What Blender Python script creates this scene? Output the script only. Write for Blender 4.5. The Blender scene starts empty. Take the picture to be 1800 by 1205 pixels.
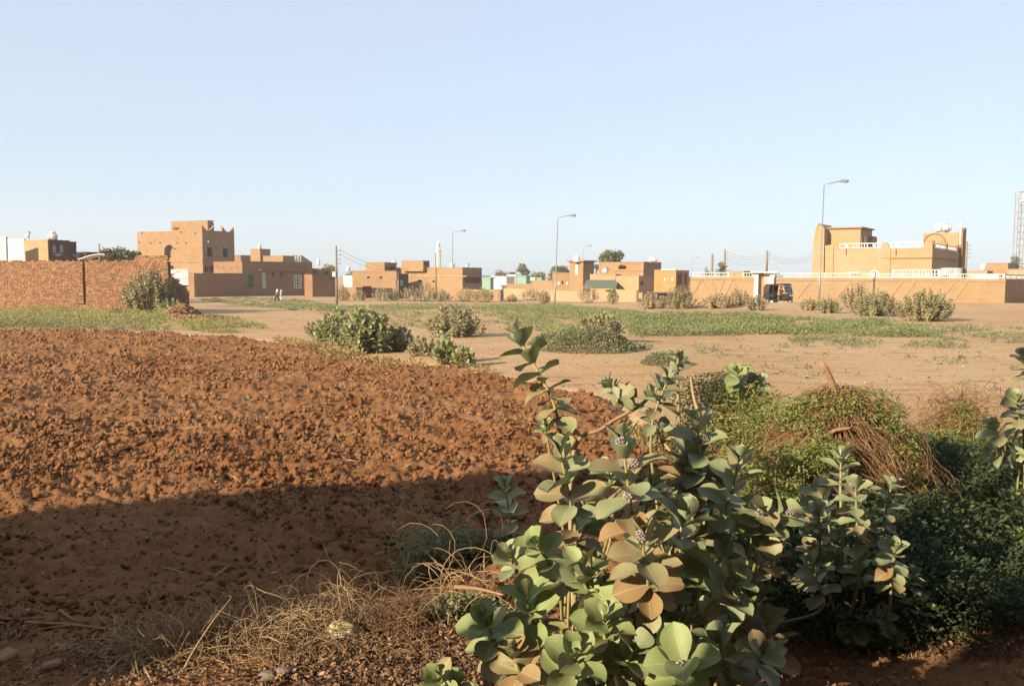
import bpy, bmesh, math, random
import numpy as np
from mathutils import Vector, Matrix

random.seed(7); rng = np.random.default_rng(7)
S = bpy.context.scene
COL = S.collection
R = math.radians

# ------------------------------------------------------------ camera, sky, sun, exposure
CZ = 2.2; FPX = 1500.0; HOR = 486.0
PITCH = math.atan((602.5-HOR)/FPX); ROLL = 0.006
_f = Vector((0, math.cos(PITCH), -math.sin(PITCH)))
_r0 = Vector((1, 0, 0)); _u0 = Vector((0, math.sin(PITCH), math.cos(PITCH)))
_r = _r0*math.cos(ROLL)+_u0*math.sin(ROLL); _u = -_r0*math.sin(ROLL)+_u0*math.cos(ROLL)
cd = bpy.data.cameras.new('camera'); cam = bpy.data.objects.new('camera', cd); COL.objects.link(cam)
cd.sensor_width = 36; cd.lens = 36*FPX/1800; cd.clip_start = 0.05; cd.clip_end = 9000
cam.matrix_world = Matrix(((_r.x, _u.x, -_f.x, 0), (_r.y, _u.y, -_f.y, 0), (_r.z, _u.z, -_f.z, CZ), (0, 0, 0, 1)))
S.camera = cam
SUN_EL = R(21); SUN_AZ = R(230)
W = bpy.data.worlds.new('World'); S.world = W; W.use_nodes = True
wn = W.node_tree; bg = wn.nodes['Background']
sk = wn.nodes.new('ShaderNodeTexSky'); sk.sky_type = 'NISHITA'; sk.sun_disc = False
sk.sun_elevation = SUN_EL; sk.sun_rotation = SUN_AZ
sk.altitude = 300; sk.air_density = 1.0; sk.dust_density = 1.2; sk.ozone_density = 4
mx_ = wn.nodes.new('ShaderNodeMix'); mx_.data_type = 'RGBA'; mx_.inputs[0].default_value = .68   # thin high haze whitening the whole sky evenly
wn.links.new(sk.outputs[0], mx_.inputs[6]); mx_.inputs[7].default_value = (3.28, 3.66, 4.12, 1)
wn.links.new(mx_.outputs[2], bg.inputs[0]); bg.inputs[1].default_value = 0.10
sl = bpy.data.lights.new('sun', 'SUN'); sl.energy = 5.0; sl.angle = R(0.5); sl.color = (1.0, 0.855, 0.63)
sun = bpy.data.objects.new('sun', sl); COL.objects.link(sun)
SD = Vector((math.sin(SUN_AZ)*math.cos(SUN_EL), math.cos(SUN_AZ)*math.cos(SUN_EL), math.sin(SUN_EL)))  # towards the sun
sun.rotation_euler = SD.to_track_quat('Z', 'Y').to_euler()
S.view_settings.view_transform = 'Standard'; S.view_settings.look = 'None'
S.view_settings.gamma = 1; S.view_settings.use_curve_mapping = False
S.view_settings.exposure = 1.2
S.render.engine = 'CYCLES'
S.cycles.max_bounces = 6; S.cycles.transparent_max_bounces = 8

def ray(px, py):
    d = _f+_r*((px-900)/FPX)-_u*((py-602.5)/FPX)
    return d/d.y
def P(px, py, Y):
    return Vector((0, 0, CZ))+ray(px, py)*Y

# ------------------------------------------------------------ terrain
def sstep(a, b, x):
    t = np.clip((np.asarray(x, float)-a)/(b-a), 0, 1); return t*t*(3-2*t)
def hash2(ix, iy, seed):
    n = (ix.astype(np.int64)*374761393+iy.astype(np.int64)*668265263+seed*1442695041) & 0xffffffff
    n = ((n ^ (n >> 13))*1274126177) & 0xffffffff
    n = (n ^ (n >> 16)) & 0xffffff
    return n/float(0xffffff)
def vn(x, y, seed=0):
    x = np.asarray(x, float); y = np.asarray(y, float)
    ix = np.floor(x); iy = np.floor(y); fx = x-ix; fy = y-iy
    fx = fx*fx*(3-2*fx); fy = fy*fy*(3-2*fy)
    a = hash2(ix, iy, seed); b = hash2(ix+1, iy, seed); c = hash2(ix, iy+1, seed); d = hash2(ix+1, iy+1, seed)
    return (a*(1-fx)+b*fx)*(1-fy)+(c*(1-fx)+d*fx)*fy
def fbm(x, y, seed=0, o=4):
    s = 0; a = .5; t = 0
    for i in range(o):
        s = s+a*vn(x*2**i, y*2**i, seed+i*17); t += a; a *= .5
    return s/t
FBX = [-80, -21, -15, -10.2, -4.4, -0.7, 1.6, 2.2, 2.6, 5.0, 5.4]
FBY = [34, 34, 33.2, 31.0, 23.8, 19.6, 15.4, 11.5, 9.0, 7.6, 7.4]
def field_mask(x, y):
    yb = np.interp(x, FBX, FBY)+1.2*(fbm(x*.8, y*.8, 5)-.5)
    m = sstep(-.2, 1.2, yb-y)*sstep(-.1, .6, y-2.6)*sstep(-.1, .9, np.interp(y, [6.5, 8.5], [5.2, 2.5])-x+.5*(fbm(x, y, 3)-.5))
    return m
def base_h(x, y):
    x = np.asarray(x, float); y = np.asarray(y, float)
    low = -0.9*sstep(48, 92, y)*(1-sstep(6, 26, x-0.08*(y-80)))
    un = .10*(fbm(x*.12, y*.12, 21)-.5)*sstep(6, 20, y)*(1-sstep(120, 300, y))
    # low sandy rise between the field and the track
    rise = .22*np.exp(-((x-2.5)**2/18+(y-24)**2/30))
    ridge = .35*np.exp(-((y-66-.05*x)/2.6)**2)*sstep(4, 22, x)*(1-sstep(60, 70, x))
    return low+un+rise+ridge
def ground_h(x, y):
    return base_h(x, y)-.13*sstep(.25, .8, field_mask(x, y))
def hz(x, y):
    return float(ground_h(x, y))+.06*float(field_mask(x, y))
def G(px, py):
    d = ray(px, py); t = 5.0
    for i in range(60):
        z = float(base_h(d.x*t, t))
        if d.z >= -1e-5: return Vector((d.x*150, 150, z))
        t2 = (z-CZ)/d.z; t = t+.6*(t2-t)
        t = max(1.5, min(t, 400))
    return Vector((d.x*t, t, float(base_h(d.x*t, t))))

# ------------------------------------------------------------ materials
def kd(c, k=.64): return tuple(v*(k if max(c) < .6 else .72) for v in c)
def newmat(name):
    m = bpy.data.materials.new(name); m.use_nodes = True
    nt = m.node_tree; b = nt.nodes['Principled BSDF']
    b.inputs['Specular IOR Level'].default_value = .25
    return m, nt, b
def mixc(nt, fac, a, b, mode='MIX'):
    n = nt.nodes.new('ShaderNodeMix'); n.data_type = 'RGBA'; n.blend_type = mode
    for i, v in ((0, fac), (6, a), (7, b)):
        if hasattr(v, 'is_linked') or isinstance(v, bpy.types.NodeSocket): nt.links.new(v, n.inputs[i])
        else: n.inputs[i].default_value = v if i == 0 else (*v, 1)
    return n.outputs[2]
def ramp(nt, v, a, b):
    n = nt.nodes.new('ShaderNodeMapRange'); n.inputs[1].default_value = a; n.inputs[2].default_value = b
    nt.links.new(v, n.inputs[0]); return n.outputs[0]
def noisen(nt, scale, detail=4, coord='Object', rough=.55, stretch=None):
    tc = nt.nodes.new('ShaderNodeTexCoord'); n = nt.nodes.new('ShaderNodeTexNoise')
    n.inputs['Scale'].default_value = scale; n.inputs['Detail'].default_value = detail; n.inputs['Roughness'].default_value = rough
    src = tc.outputs[coord]
    if stretch:
        mp = nt.nodes.new('ShaderNodeMapping'); mp.inputs['Scale'].default_value = stretch
        nt.links.new(src, mp.inputs[0]); src = mp.outputs[0]
    nt.links.new(src, n.inputs[0]); return n.outputs[0]
def bump(nt, b, h, strength, dist=.02):
    n = nt.nodes.new('ShaderNodeBump'); n.inputs['Strength'].default_value = strength; n.inputs['Distance'].default_value = dist
    nt.links.new(h, n.inputs['Height']); nt.links.new(n.outputs[0], b.inputs['Normal'])
def mat(name, c1, c2=None, scale=3, rough=.85, bmp=0, bdist=.02, island=0, objrand=0, metal=0, c3=None, s3=.4, stretch=None, spec=.25):
    m, nt, b = newmat(name); b.inputs['Roughness'].default_value = rough; b.inputs['Metallic'].default_value = metal
    b.inputs['Specular IOR Level'].default_value = spec
    c2 = c2 or tuple(v*.8 for v in c1); c1 = kd(c1); c2 = kd(c2); c3 = kd(c3) if c3 else None
    n = noisen(nt, scale, stretch=stretch); f = ramp(nt, n, .32, .68)
    col = mixc(nt, f, c1, c2)
    if c3:
        n3 = noisen(nt, s3, 3); col = mixc(nt, ramp(nt, n3, .42, .62), col, c3)
    for kind, amt in (('island', island), ('obj', objrand)):
        if amt:
            if kind == 'island':
                g = nt.nodes.new('ShaderNodeNewGeometry'); v = g.outputs['Random Per Island']
            else:
                g = nt.nodes.new('ShaderNodeObjectInfo'); v = g.outputs['Random']
            hs = nt.nodes.new('ShaderNodeHueSaturation')
            nt.links.new(ramp_to(nt, v, 1-amt, 1+amt), hs.inputs['Value']); nt.links.new(col, hs.inputs['Color']); col = hs.outputs[0]
    if name.startswith('mud') or 'mud' in name:
        n5 = noisen(nt, 1.6, 5, stretch=(.5, .5, 2.2)); col = mixc(nt, 1.0, col, mixc(nt, ramp(nt, n5, .3, .7), (.90, .90, .90), (1.07, 1.07, 1.07)), 'MULTIPLY')
        n6 = noisen(nt, .9, 6, rough=.7); col = mixc(nt, ramp(nt, n6, .58, .75), col, mixc(nt, .5, col, (.16, .09, .05)))
    nt.links.new(col, b.inputs['Base Color'])
    if bmp: bump(nt, b, n, bmp, bdist)
    return m
def ramp_to(nt, v, lo, hi):
    n = nt.nodes.new('ShaderNodeMapRange'); n.inputs[3].default_value = lo; n.inputs[4].default_value = hi
    nt.links.new(v, n.inputs[0]); return n.outputs[0]
def foliage_mat(name, ca, cb, cc=None, trans=.25, rough=.7, ff=.25):
    ca = kd(ca, .85); cb = kd(cb, .85); cc = kd(cc, .8) if cc else None
    # ca..cb by leaf, cc in a share of the leaves
    m, nt, b = newmat(name); b.inputs['Roughness'].default_value = rough
    g = nt.nodes.new('ShaderNodeNewGeometry'); v = g.outputs['Random Per Island']
    n = noisen(nt, 1.3, 3)
    f = nt.nodes.new('ShaderNodeMath'); f.operation = 'MULTIPLY_ADD'; nt.links.new(v, f.inputs[0]); f.inputs[1].default_value = .6
    nt.links.new(ramp_to(nt, n, -.1, .5), f.inputs[2]); f.use_clamp = True
    col = mixc(nt, f.outputs[0], ca, cb)
    if cc:
        w = nt.nodes.new('ShaderNodeTexWhiteNoise'); w.noise_dimensions = '1D'; nt.links.new(v, w.inputs['W'])
        col = mixc(nt, ramp(nt, w.outputs[0], 1-ff, 1-ff+.12), col, cc)
    nt.links.new(col, b.inputs['Base Color'])
    t = nt.nodes.new('ShaderNodeBsdfTranslucent'); nt.links.new(col, t.inputs[0])
    mx = nt.nodes.new('ShaderNodeMixShader'); mx.inputs[0].default_value = trans
    nt.links.new(b.outputs[0], mx.inputs[1]); nt.links.new(t.outputs[0], mx.inputs[2])
    nt.links.new(mx.outputs[0], nt.nodes['Material Output'].inputs[0])
    return m

M = {}
# ground: sandy track, redder earth, fine grit
m, nt, b = newmat('earth'); b.inputs['Roughness'].default_value = .95
n1 = noisen(nt, .35, 6); n2 = noisen(nt, 9, 6); n3 = noisen(nt, .12, 3); n4 = noisen(nt, 1.6, 5, stretch=(.35, 1.6, 1))
col = mixc(nt, ramp(nt, n1, .38, .62), (.37, .22, .10), (.41, .255, .125))
col = mixc(nt, ramp(nt, n3, .42, .6), col, (.42, .275, .15))
col = mixc(nt, ramp(nt, n4, .55, .72), col, (.27, .135, .06))
dk = mixc(nt, ramp(nt, n2, .35, .75), (.82, .82, .82), (1.12, 1.12, 1.12)); col = mixc(nt, 1.0, col, dk, 'MULTIPLY')
tc = nt.nodes.new('ShaderNodeTexCoord'); sp = nt.nodes.new('ShaderNodeSeparateXYZ'); nt.links.new(tc.outputs['Object'], sp.inputs[0])
def mm(op, a, c=None):
    q = nt.nodes.new('ShaderNodeMath'); q.operation = op
    for i, v in enumerate((a, c)):
        if v is None: continue
        if isinstance(v, (int, float)): q.inputs[i].default_value = v
        else: nt.links.new(v, q.inputs[i])
    return q.outputs[0]
wob = mm('MULTIPLY', mm('SUBTRACT', noisen(nt, .09, 3), .5), 7.0); fine = mm('MULTIPLY', noisen(nt, 2.5, 4), .25)
for yc, w_, lo in ((24.3, .20, .55), (25.9, .20, .55), (28.0, .16, .4), (29.5, .16, .4), (45.5, .35, .5), (47.2, .35, .5), (17.5, .15, .4), (18.9, .15, .4)):
    d = mm('ABSOLUTE', mm('SUBTRACT', mm('ADD', mm('ADD', sp.outputs[1], wob), fine), yc+3.5-3.5))
    f = mm('MULTIPLY', mm('SUBTRACT', 1.0, ramp(nt, d, w_*.4, w_*1.6)), lo); f = mm('MULTIPLY', f, ramp(nt, noisen(nt, .6, 3), .35, .55)); col = mixc(nt, f, col, (.46, .31, .18) if yc > 20 else (.26, .15, .08))
nt.links.new(col, b.inputs['Base Color'])
bump(nt, b, noisen(nt, 14, 8), .6, .05); M['earth'] = m
m, nt, b = newmat('clod_soil'); b.inputs['Roughness'].default_value = 1; b.inputs['Specular IOR Level'].default_value = .1
n1 = noisen(nt, .5, 5); n2 = noisen(nt, 30, 6)
col = mixc(nt, ramp(nt, n1, .38, .62), (.235, .104, .043), (.29, .142, .064))
g = nt.nodes.new('ShaderNodeNewGeometry')
hs = nt.nodes.new('ShaderNodeHueSaturation'); nt.links.new(ramp_to(nt, g.outputs['Random Per Island'], .82, 1.15), hs.inputs['Value']); nt.links.new(col, hs.inputs['Color'])
dk = mixc(nt, ramp(nt, n2, .3, .7), (.8, .8, .8), (1.1, 1.1, 1.1)); col = mixc(nt, 1.0, hs.outputs[0], dk, 'MULTIPLY')
nt.links.new(col, b.inputs['Base Color']); bump(nt, b, noisen(nt, 45, 9, rough=.75), 1.0, .035); M['soil'] = m

M['mud'] = mat('mud_brick_render', (.42, .258, .125), (.35, .21, .10), 1.2, .95, .3, .03, c3=(.40, .25, .14), s3=.25)
M['mud_red'] = mat('red_mud_brick_render', (.34, .185, .092), (.28, .148, .074), 1.0, .95, .3, .03, c3=(.34, .2, .11), s3=.3)
M['mud_pale'] = mat('pale_mud_plaster', (.52, .34, .18), (.45, .29, .15), .8, .95, .2, .03, c3=(.5, .34, .2), s3=.2)
M['mud_orange'] = mat('orange_mud_plaster', (.55, .30, .12), (.48, .26, .10), .8, .9, .2, .03)
M['trim'] = mat('raised_mud_trim', (.55, .36, .2), (.5, .32, .17), 1, .9)
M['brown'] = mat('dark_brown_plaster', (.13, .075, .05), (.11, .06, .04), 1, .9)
M['white'] = mat('white_paint', (.78, .76, .72), (.70, .68, .63), 2, .6)
M['white_bar'] = mat('white_painted_steel', (.75, .74, .70), (.66, .64, .6), 5, .45)
M['white_gate'] = mat('white_gate_steel', (.72, .70, .68), (.64, .6, .57), 3, .45)
M['tankw'] = mat('white_tank_plastic', (.82, .82, .80), (.75, .75, .72), 2, .4)
M['cream'] = mat('cream_plaster', (.78, .72, .60), (.7, .64, .52), 2, .6)
M['pink'] = mat('pale_pink_sheet_metal', (.72, .55, .50), (.66, .5, .45), 2, .5)
M['green'] = mat('green_painted_metal', (.05, .16, .06), (.04, .12, .05), 3, .5)
M['palegreen'] = mat('pale_green_sheet', (.22, .38, .27), (.26, .42, .32), 2, .6)
M['olive'] = mat('olive_canvas', (.19, .21, .12), (.16, .18, .11), 2, .8)
M['grey'] = mat('grey_corrugated_sheet', (.36, .33, .29), (.30, .27, .24), 2, .6)
M['redpaint'] = mat('red_brown_wood', (.20, .04, .03), (.15, .03, .025), 2, .7)
M['dark'] = mat('dark_opening', (.03, .022, .018), (.02, .018, .015), 2, .9)
M['glass'] = mat('dark_window_glass', (.05, .055, .06), (.04, .04, .05), 2, .15, spec=.5)
M['galv'] = mat('galvanised_steel', (.42, .41, .38), (.36, .35, .33), 4, .45, metal=.3)
M['rust'] = mat('rusty_lattice_steel', (.42, .40, .40), (.36, .30, .28), .4, .6)
M['timber'] = mat('weathered_pole_timber', (.36, .27, .18), (.29, .21, .14), 4, .85)
M['lampglass'] = mat('lamp_cover', (.62, .6, .56), (.5, .48, .44), 8, .3)
M['brick'] = mat('fired_brick', (.36, .195, .10), (.29, .145, .075), 6, .95, .4, .01, island=.32)
M['mortar'] = mat('mud_mortar', (.24, .115, .06), (.2, .095, .05), 8, 1)
M['black'] = mat('black_paint', (.02, .018, .018), (.03, .027, .025), 5, .35, spec=.5)
M['maroon'] = mat('maroon_canvas', (.10, .035, .035), (.08, .03, .03), 5, .7)
M['yellow'] = mat('yellow_stripe_paint', (.5, .36, .14), (.45, .3, .12), 5, .5)
M['rubber'] = mat('tyre_rubber', (.025, .024, .023), (.04, .035, .03), 9, .9)
M['chrome'] = mat('bright_metal', (.7, .68, .62), (.6, .58, .55), 5, .3, metal=.6)
M['skin'] = mat('brown_skin', (.12, .06, .04), (.10, .05, .035), 8, .6)
M['hair'] = mat('black_hair', (.012, .01, .01), (.02, .015, .012), 20, .7)
M['cloth_white'] = mat('off_white_cotton', (.72, .68, .60), (.6, .56, .5), 6, .85)
M['cloth_grey'] = mat('pale_grey_cotton', (.55, .50, .45), (.45, .41, .37), 6, .85)
M['cloth_dark'] = mat('dark_trousers', (.045, .025, .022), (.03, .02, .02), 6, .85)
M['cloth_red'] = mat('dull_red_shirt', (.28, .08, .06), (.22, .06, .05), 6, .85)
M['bark'] = mat('grey_brown_bark', (.16, .11, .07), (.12, .08, .05), 6, .95, .5, .02)
M['stem'] = mat('pale_green_stem', (.40, .39, .16), (.33, .30, .12), 14, .6, c3=(.42, .33, .15), s3=5)
M['woody'] = mat('pale_corky_stem', (.48, .34, .17), (.38, .26, .13), 18, .8, .3, .01)
M['deadwood'] = mat('dry_peeled_wood', (.44, .27, .14), (.32, .18, .09), 14, .85, .5, .01)
M['straw'] = mat('dry_straw', (.38, .235, .10), (.28, .16, .07), 7, .85, island=.3)
M['straw_gold'] = mat('golden_dry_grass', (.50, .35, .14), (.4, .27, .11), 5, .85, island=.3)
M['root'] = mat('dry_reddish_roots', (.34, .19, .10), (.25, .135, .07), 9, .85, island=.3)
M['twig_pale'] = mat('pale_dry_twigs', (.55, .37, .19), (.42, .27, .14), 9, .85, island=.25)
M['litter'] = mat('dry_leaf_litter', (.36, .21, .11), (.22, .12, .065), 7, .9, island=.45)
M['rock'] = mat('dusty_stone', (.30, .22, .17), (.22, .16, .12), 7, .95, .5, .02, objrand=.2)
M['sheet'] = mat('dirty_white_plastic', (.5, .42, .36), (.35, .27, .22), 9, .5)
M['bagyellow'] = mat('dirty_yellow_plastic', (.55, .42, .18), (.5, .44, .34), 6, .45)
M['flower'] = mat('pale_lilac_petals', (.56, .50, .47), (.30, .19, .24), 60, .6, island=.15)
M['bud'] = mat('white_woolly_bud', (.62, .70, .62), (.52, .62, .55), 20, .8)
M['bushleaf'] = foliage_mat('dusty_shrub_leaf', (.25, .24, .12), (.34, .30, .16), (.40, .27, .12), .2, .6, .2)
M['bushleaf_dry'] = foliage_mat('pale_dusty_leaf', (.42, .33, .19), (.50, .40, .24), (.42, .27, .12), .2, .7, .3)
M['bushleaf_green'] = foliage_mat('fresh_shrub_leaf', (.26, .29, .13), (.38, .38, .18), (.44, .36, .15), .25, .5, .2)
M['weed'] = foliage_mat('green_weed', (.14, .185, .065), (.25, .275, .11), (.40, .30, .16), .25, .7, .15)
M['weed_grey'] = foliage_mat('grey_green_weed', (.17, .20, .10), (.26, .26, .13), (.34, .26, .13), .25, .7, .2)
M['weed_yellow'] = foliage_mat('yellow_green_grass', (.27, .27, .08), (.36, .33, .12), (.42, .32, .15), .25, .7, .2)
M['vine'] = foliage_mat('bright_creeper_leaf', (.14, .20, .04), (.26, .30, .08), (.36, .27, .1), .3, .6, .15)
M['vine_shade_dark'] = foliage_mat('shade_darkened_weed_leaf', (.035, .055, .022), (.065, .09, .032), (.10, .11, .04), .25, .7, .2)  # leaf colour lowered to deepen the shade at lower right
M['treeleaf'] = foliage_mat('tree_leaf', (.12, .135, .055), (.19, .19, .085), (.25, .22, .10), .2, .7, .2)
M['palmleaf'] = foliage_mat('palm_frond', (.14, .14, .08), (.2, .19, .11), None, .15, .7)

# the big leaf: midrib and veins from local coordinates, tint by object
def big_leaf_mat(name, green, green2, tan, tanshare):
    green = kd(green, .85); green2 = kd(green2, .85); tan = kd(tan, .75)
    m, nt, b = newmat(name); b.inputs['Roughness'].default_value = .55; b.inputs['Specular IOR Level'].default_value = .3
    L = nt.links; N = nt.nodes
    oi = N.new('ShaderNodeObjectInfo'); tc = N.new('ShaderNodeTexCoord'); sp = N.new('ShaderNodeSeparateXYZ'); L.new(tc.outputs['Object'], sp.inputs[0])
    n = noisen(nt, 9, 4); n2 = noisen(nt, 60, 4)
    col = mixc(nt, ramp(nt, n, .35, .65), green, green2)
    sh = N.new('ShaderNodeMath'); sh.operation = 'ADD'; L.new(oi.outputs['Random'], sh.inputs[0]); L.new(ramp_to(nt, n, -.25, .25), sh.inputs[1])
    col = mixc(nt, ramp(nt, sh.outputs[0], 1-tanshare-.12, 1-tanshare+.2), col, tan)
    def mth(op, a, bb=None, cl=False):
        q = N.new('ShaderNodeMath'); q.operation = op; q.use_clamp = cl
        for i, v in enumerate((a, bb)):
            if v is None: continue
            if isinstance(v, (int, float)): q.inputs[i].default_value = v
            else: L.new(v, q.inputs[i])
        return q.outputs[0]
    ax = mth('ABSOLUTE', sp.outputs[0])
    mid = mth('SUBTRACT', 1, mth('MULTIPLY', ax, 330), True)
    v = mth('SUBTRACT', mth('MULTIPLY', sp.outputs[1], 42), mth('MULTIPLY', ax, 30))
    fr = mth('FRACT', v); vein = mth('SUBTRACT', 1, mth('MULTIPLY', mth('ABSOLUTE', mth('SUBTRACT', fr, .5)), 12), True)
    vv = mth('MAXIMUM', mid, mth('MULTIPLY', vein, .28))
    col = mixc(nt, vv, col, (.34, .34, .18))
    blem = mixc(nt, ramp(nt, n2, .62, .72), (1, 1, 1), (.72, .66, .55)); col = mixc(nt, 1.0, col, blem, 'MULTIPLY')
    g = N.new('ShaderNodeNewGeometry'); colb = mixc(nt, .45, col, (.22, .24, .15))
    col = mixc(nt, g.outputs['Backfacing'], col, colb)
    L.new(col, b.inputs['Base Color']); bump(nt, b, vv, .3, .003)
    t = N.new('ShaderNodeBsdfTranslucent'); tcol = mixc(nt, .5, col, (.2, .26, .04)); L.new(tcol, t.inputs[0])
    mx = N.new('ShaderNodeMixShader'); mx.inputs[0].default_value = .16
    L.new(b.outputs[0], mx.inputs[1]); L.new(t.outputs[0], mx.inputs[2]); L.new(mx.outputs[0], N['Material Output'].inputs[0])
    return m
M['leaf'] = big_leaf_mat('waxy_grey_green_leaf', (.22, .25, .125), (.29, .31, .165), (.33, .24, .12), .22)
M['leaf_tan'] = big_leaf_mat('ageing_tan_leaf', (.25, .235, .12), (.31, .255, .13), (.35, .22, .10), .5)
M['leaf_green'] = big_leaf_mat('fresh_green_leaf', (.22, .275, .10), (.28, .32, .13), (.30, .25, .11), .2)

# ------------------------------------------------------------ object helpers
def tag(o, label=None, cat=None, group=None, kind=None):
    if label: o['label'] = label
    if cat: o['category'] = cat
    if group: o['group'] = group
    if kind: o['kind'] = kind
    return o
def empty(name, loc, label, cat, group=None, rz=0):
    o = bpy.data.objects.new(name, None); COL.objects.link(o); o.location = loc; o.rotation_euler.z = rz
    o.empty_display_size = .2
    return tag(o, label, cat, group)
def link(name, me, m, parent=None):
    o = bpy.data.objects.new(name, me); COL.objects.link(o)
    if m and not me.materials: me.materials.append(m)
    if parent: o.parent = parent
    return o
def root_loc(o):
    while o.parent: o = o.parent
    return o.location.copy()
def fast(name, V, F, smooth=False):
    V = np.ascontiguousarray(V, dtype=np.float32); F = np.ascontiguousarray(F, dtype=np.int32)
    me = bpy.data.meshes.new(name); k = F.shape[1]
    me.vertices.add(len(V)); me.vertices.foreach_set('co', V.ravel())
    me.loops.add(F.size); me.loops.foreach_set('vertex_index', F.ravel())
    me.polygons.add(len(F)); me.polygons.foreach_set('loop_start', np.arange(len(F), dtype=np.int32)*k)
    if smooth: me.polygons.foreach_set('use_smooth', np.ones(len(F), dtype=bool))
    me.update(calc_edges=True); return me

class MB:
    def __init__(s): s.v = []; s.f = []
    def add(s, vs, fs):
        n = len(s.v); s.v += [tuple(v) for v in vs]; s.f += [tuple(i+n for i in f) for f in fs]
    def quad(s, a, b, c, d): s.add((a, b, c, d), ((0, 1, 2, 3),))
    def box(s, c, d, rz=0, rot=None):
        hx, hy, h = d[0]/2, d[1]/2, d[2]/2
        r = rot or Matrix.Rotation(rz, 3, 'Z'); c = Vector(c)
        vs = [c+r @ Vector((x*hx, y*hy, z*h)) for x in (-1, 1) for y in (-1, 1) for z in (-1, 1)]
        s.add(vs, ((0, 1, 3, 2), (4, 6, 7, 5), (0, 4, 5, 1), (2, 3, 7, 6), (0, 2, 6, 4), (1, 5, 7, 3)))
    def prism(s, poly, z0, z1):
        n = len(poly); z0s = z0 if hasattr(z0, '__len__') else [z0]*n; z1s = z1 if hasattr(z1, '__len__') else [z1]*n
        vs = [(p[0], p[1], z) for p, z in zip(poly, z0s)]+[(p[0], p[1], z) for p, z in zip(poly, z1s)]
        s.add(vs, [tuple(range(n))[::-1], tuple(range(n, 2*n))]+[(i, (i+1) % n, n+(i+1) % n, n+i) for i in range(n)])
    def tube(s, pts, rad, k=6, caps=True):
        pts = [Vector(p) for p in pts]; n = len(pts)
        if not hasattr(rad, '__len__'): rad = [rad]*n
        elif len(rad) == 2 and n != 2: rad = [rad[0]+(rad[1]-rad[0])*i/(n-1) for i in range(n)]
        vs = []; a = None
        for i, p in enumerate(pts):
            t = (pts[min(i+1, n-1)]-pts[max(i-1, 0)])
            if t.length < 1e-9: t = Vector((0, 0, 1))
            t.normalize()
            if a is None:
                a = t.orthogonal().normalized()
            else:
                a = a-t*a.dot(t)
                a = a.normalized() if a.length > 1e-6 else t.orthogonal().normalized()
            bb = t.cross(a)
            for j in range(k):
                an = 2*math.pi*j/k; vs.append(p+(a*math.cos(an)+bb*math.sin(an))*rad[i])
        fs = [(i*k+j, i*k+(j+1) % k, (i+1)*k+(j+1) % k, (i+1)*k+j) for i in range(n-1) for j in range(k)]
        if caps: fs += [tuple(range(k))[::-1], tuple((n-1)*k+j for j in range(k))]
        s.add(vs, fs)
    def lathe(s, c, prof, k=12):
        c = Vector(c); vs = []; n = len(prof)
        for r, z in prof:
            for j in range(k):
                a = 2*math.pi*j/k; vs.append(c+Vector((r*math.cos(a), r*math.sin(a), z)))
        fs = [(i*k+j, i*k+(j+1) % k, (i+1)*k+(j+1) % k, (i+1)*k+j) for i in range(n-1) for j in range(k)]
        fs += [tuple(range(k))[::-1], tuple((n-1)*k+j for j in range(k))]
        s.add(vs, fs)
    def blob(s, c, r, seed=0, amp=.25, sub=1):
        bm = bmesh.new(); bmesh.ops.create_icosphere(bm, subdivisions=sub, radius=1)
        q = random.Random(seed); c = Vector(c)
        r = Vector(r) if hasattr(r, '__len__') else Vector((r, r, r))
        vs = []
        for v in bm.verts:
            k = 1+amp*(q.random()-.5)*2; vs.append(c+Vector((v.co.x*r.x*k, v.co.y*r.y*k, v.co.z*r.z*k)))
        s.add(vs, [tuple(x.index for x in f.verts) for f in bm.faces]); bm.free()
    def build(s, name, m, parent=None, smooth=False, local=False, bevel=0):
        me = bpy.data.meshes.new(name)
        v = np.array(s.v, dtype=float)
        if parent is not None and not local: v = v-np.array(root_loc(parent))
        me.from_pydata([tuple(p) for p in v], [], s.f)
        if smooth:
            me.polygons.foreach_set('use_smooth', [True]*len(me.polygons))
        me.update()
        o = link(name, me, m, parent)
        if bevel:
            bv = o.modifiers.new('bevel', 'BEVEL'); bv.width = bevel; bv.segments = 1; bv.limit_method = 'ANGLE'
        return o

def scatter(bv, bf, pos, scl, rot=None, tilt=None):
    """bake n copies of a small base mesh; pos (n,3), scl (n,) or (n,3), rot (n,) about z, tilt (n,2) leaning"""
    n = len(pos); V = np.repeat(bv[None], n, 0).astype(float)
    scl = np.asarray(scl, float); V = V*(scl[:, None, None] if scl.ndim == 1 else scl[:, None, :])
    if tilt is not None:
        for ax, (i, j) in enumerate(((1, 2), (0, 2))):
            c = np.cos(tilt[:, ax])[:, None]; s_ = np.sin(tilt[:, ax])[:, None]
            a = V[..., i]*c-V[..., j]*s_; bb = V[..., i]*s_+V[..., j]*c; V[..., i] = a; V[..., j] = bb
    if rot is not None:
        c = np.cos(rot)[:, None]; s_ = np.sin(rot)[:, None]
        a = V[..., 0]*c-V[..., 1]*s_; bb = V[..., 0]*s_+V[..., 1]*c; V[..., 0] = a; V[..., 1] = bb
    V += pos[:, None, :]
    F = (bf[None]+(np.arange(n)*len(bv))[:, None, None]).reshape(-1, bf.shape[1])
    return V.reshape(-1, 3), F
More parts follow.
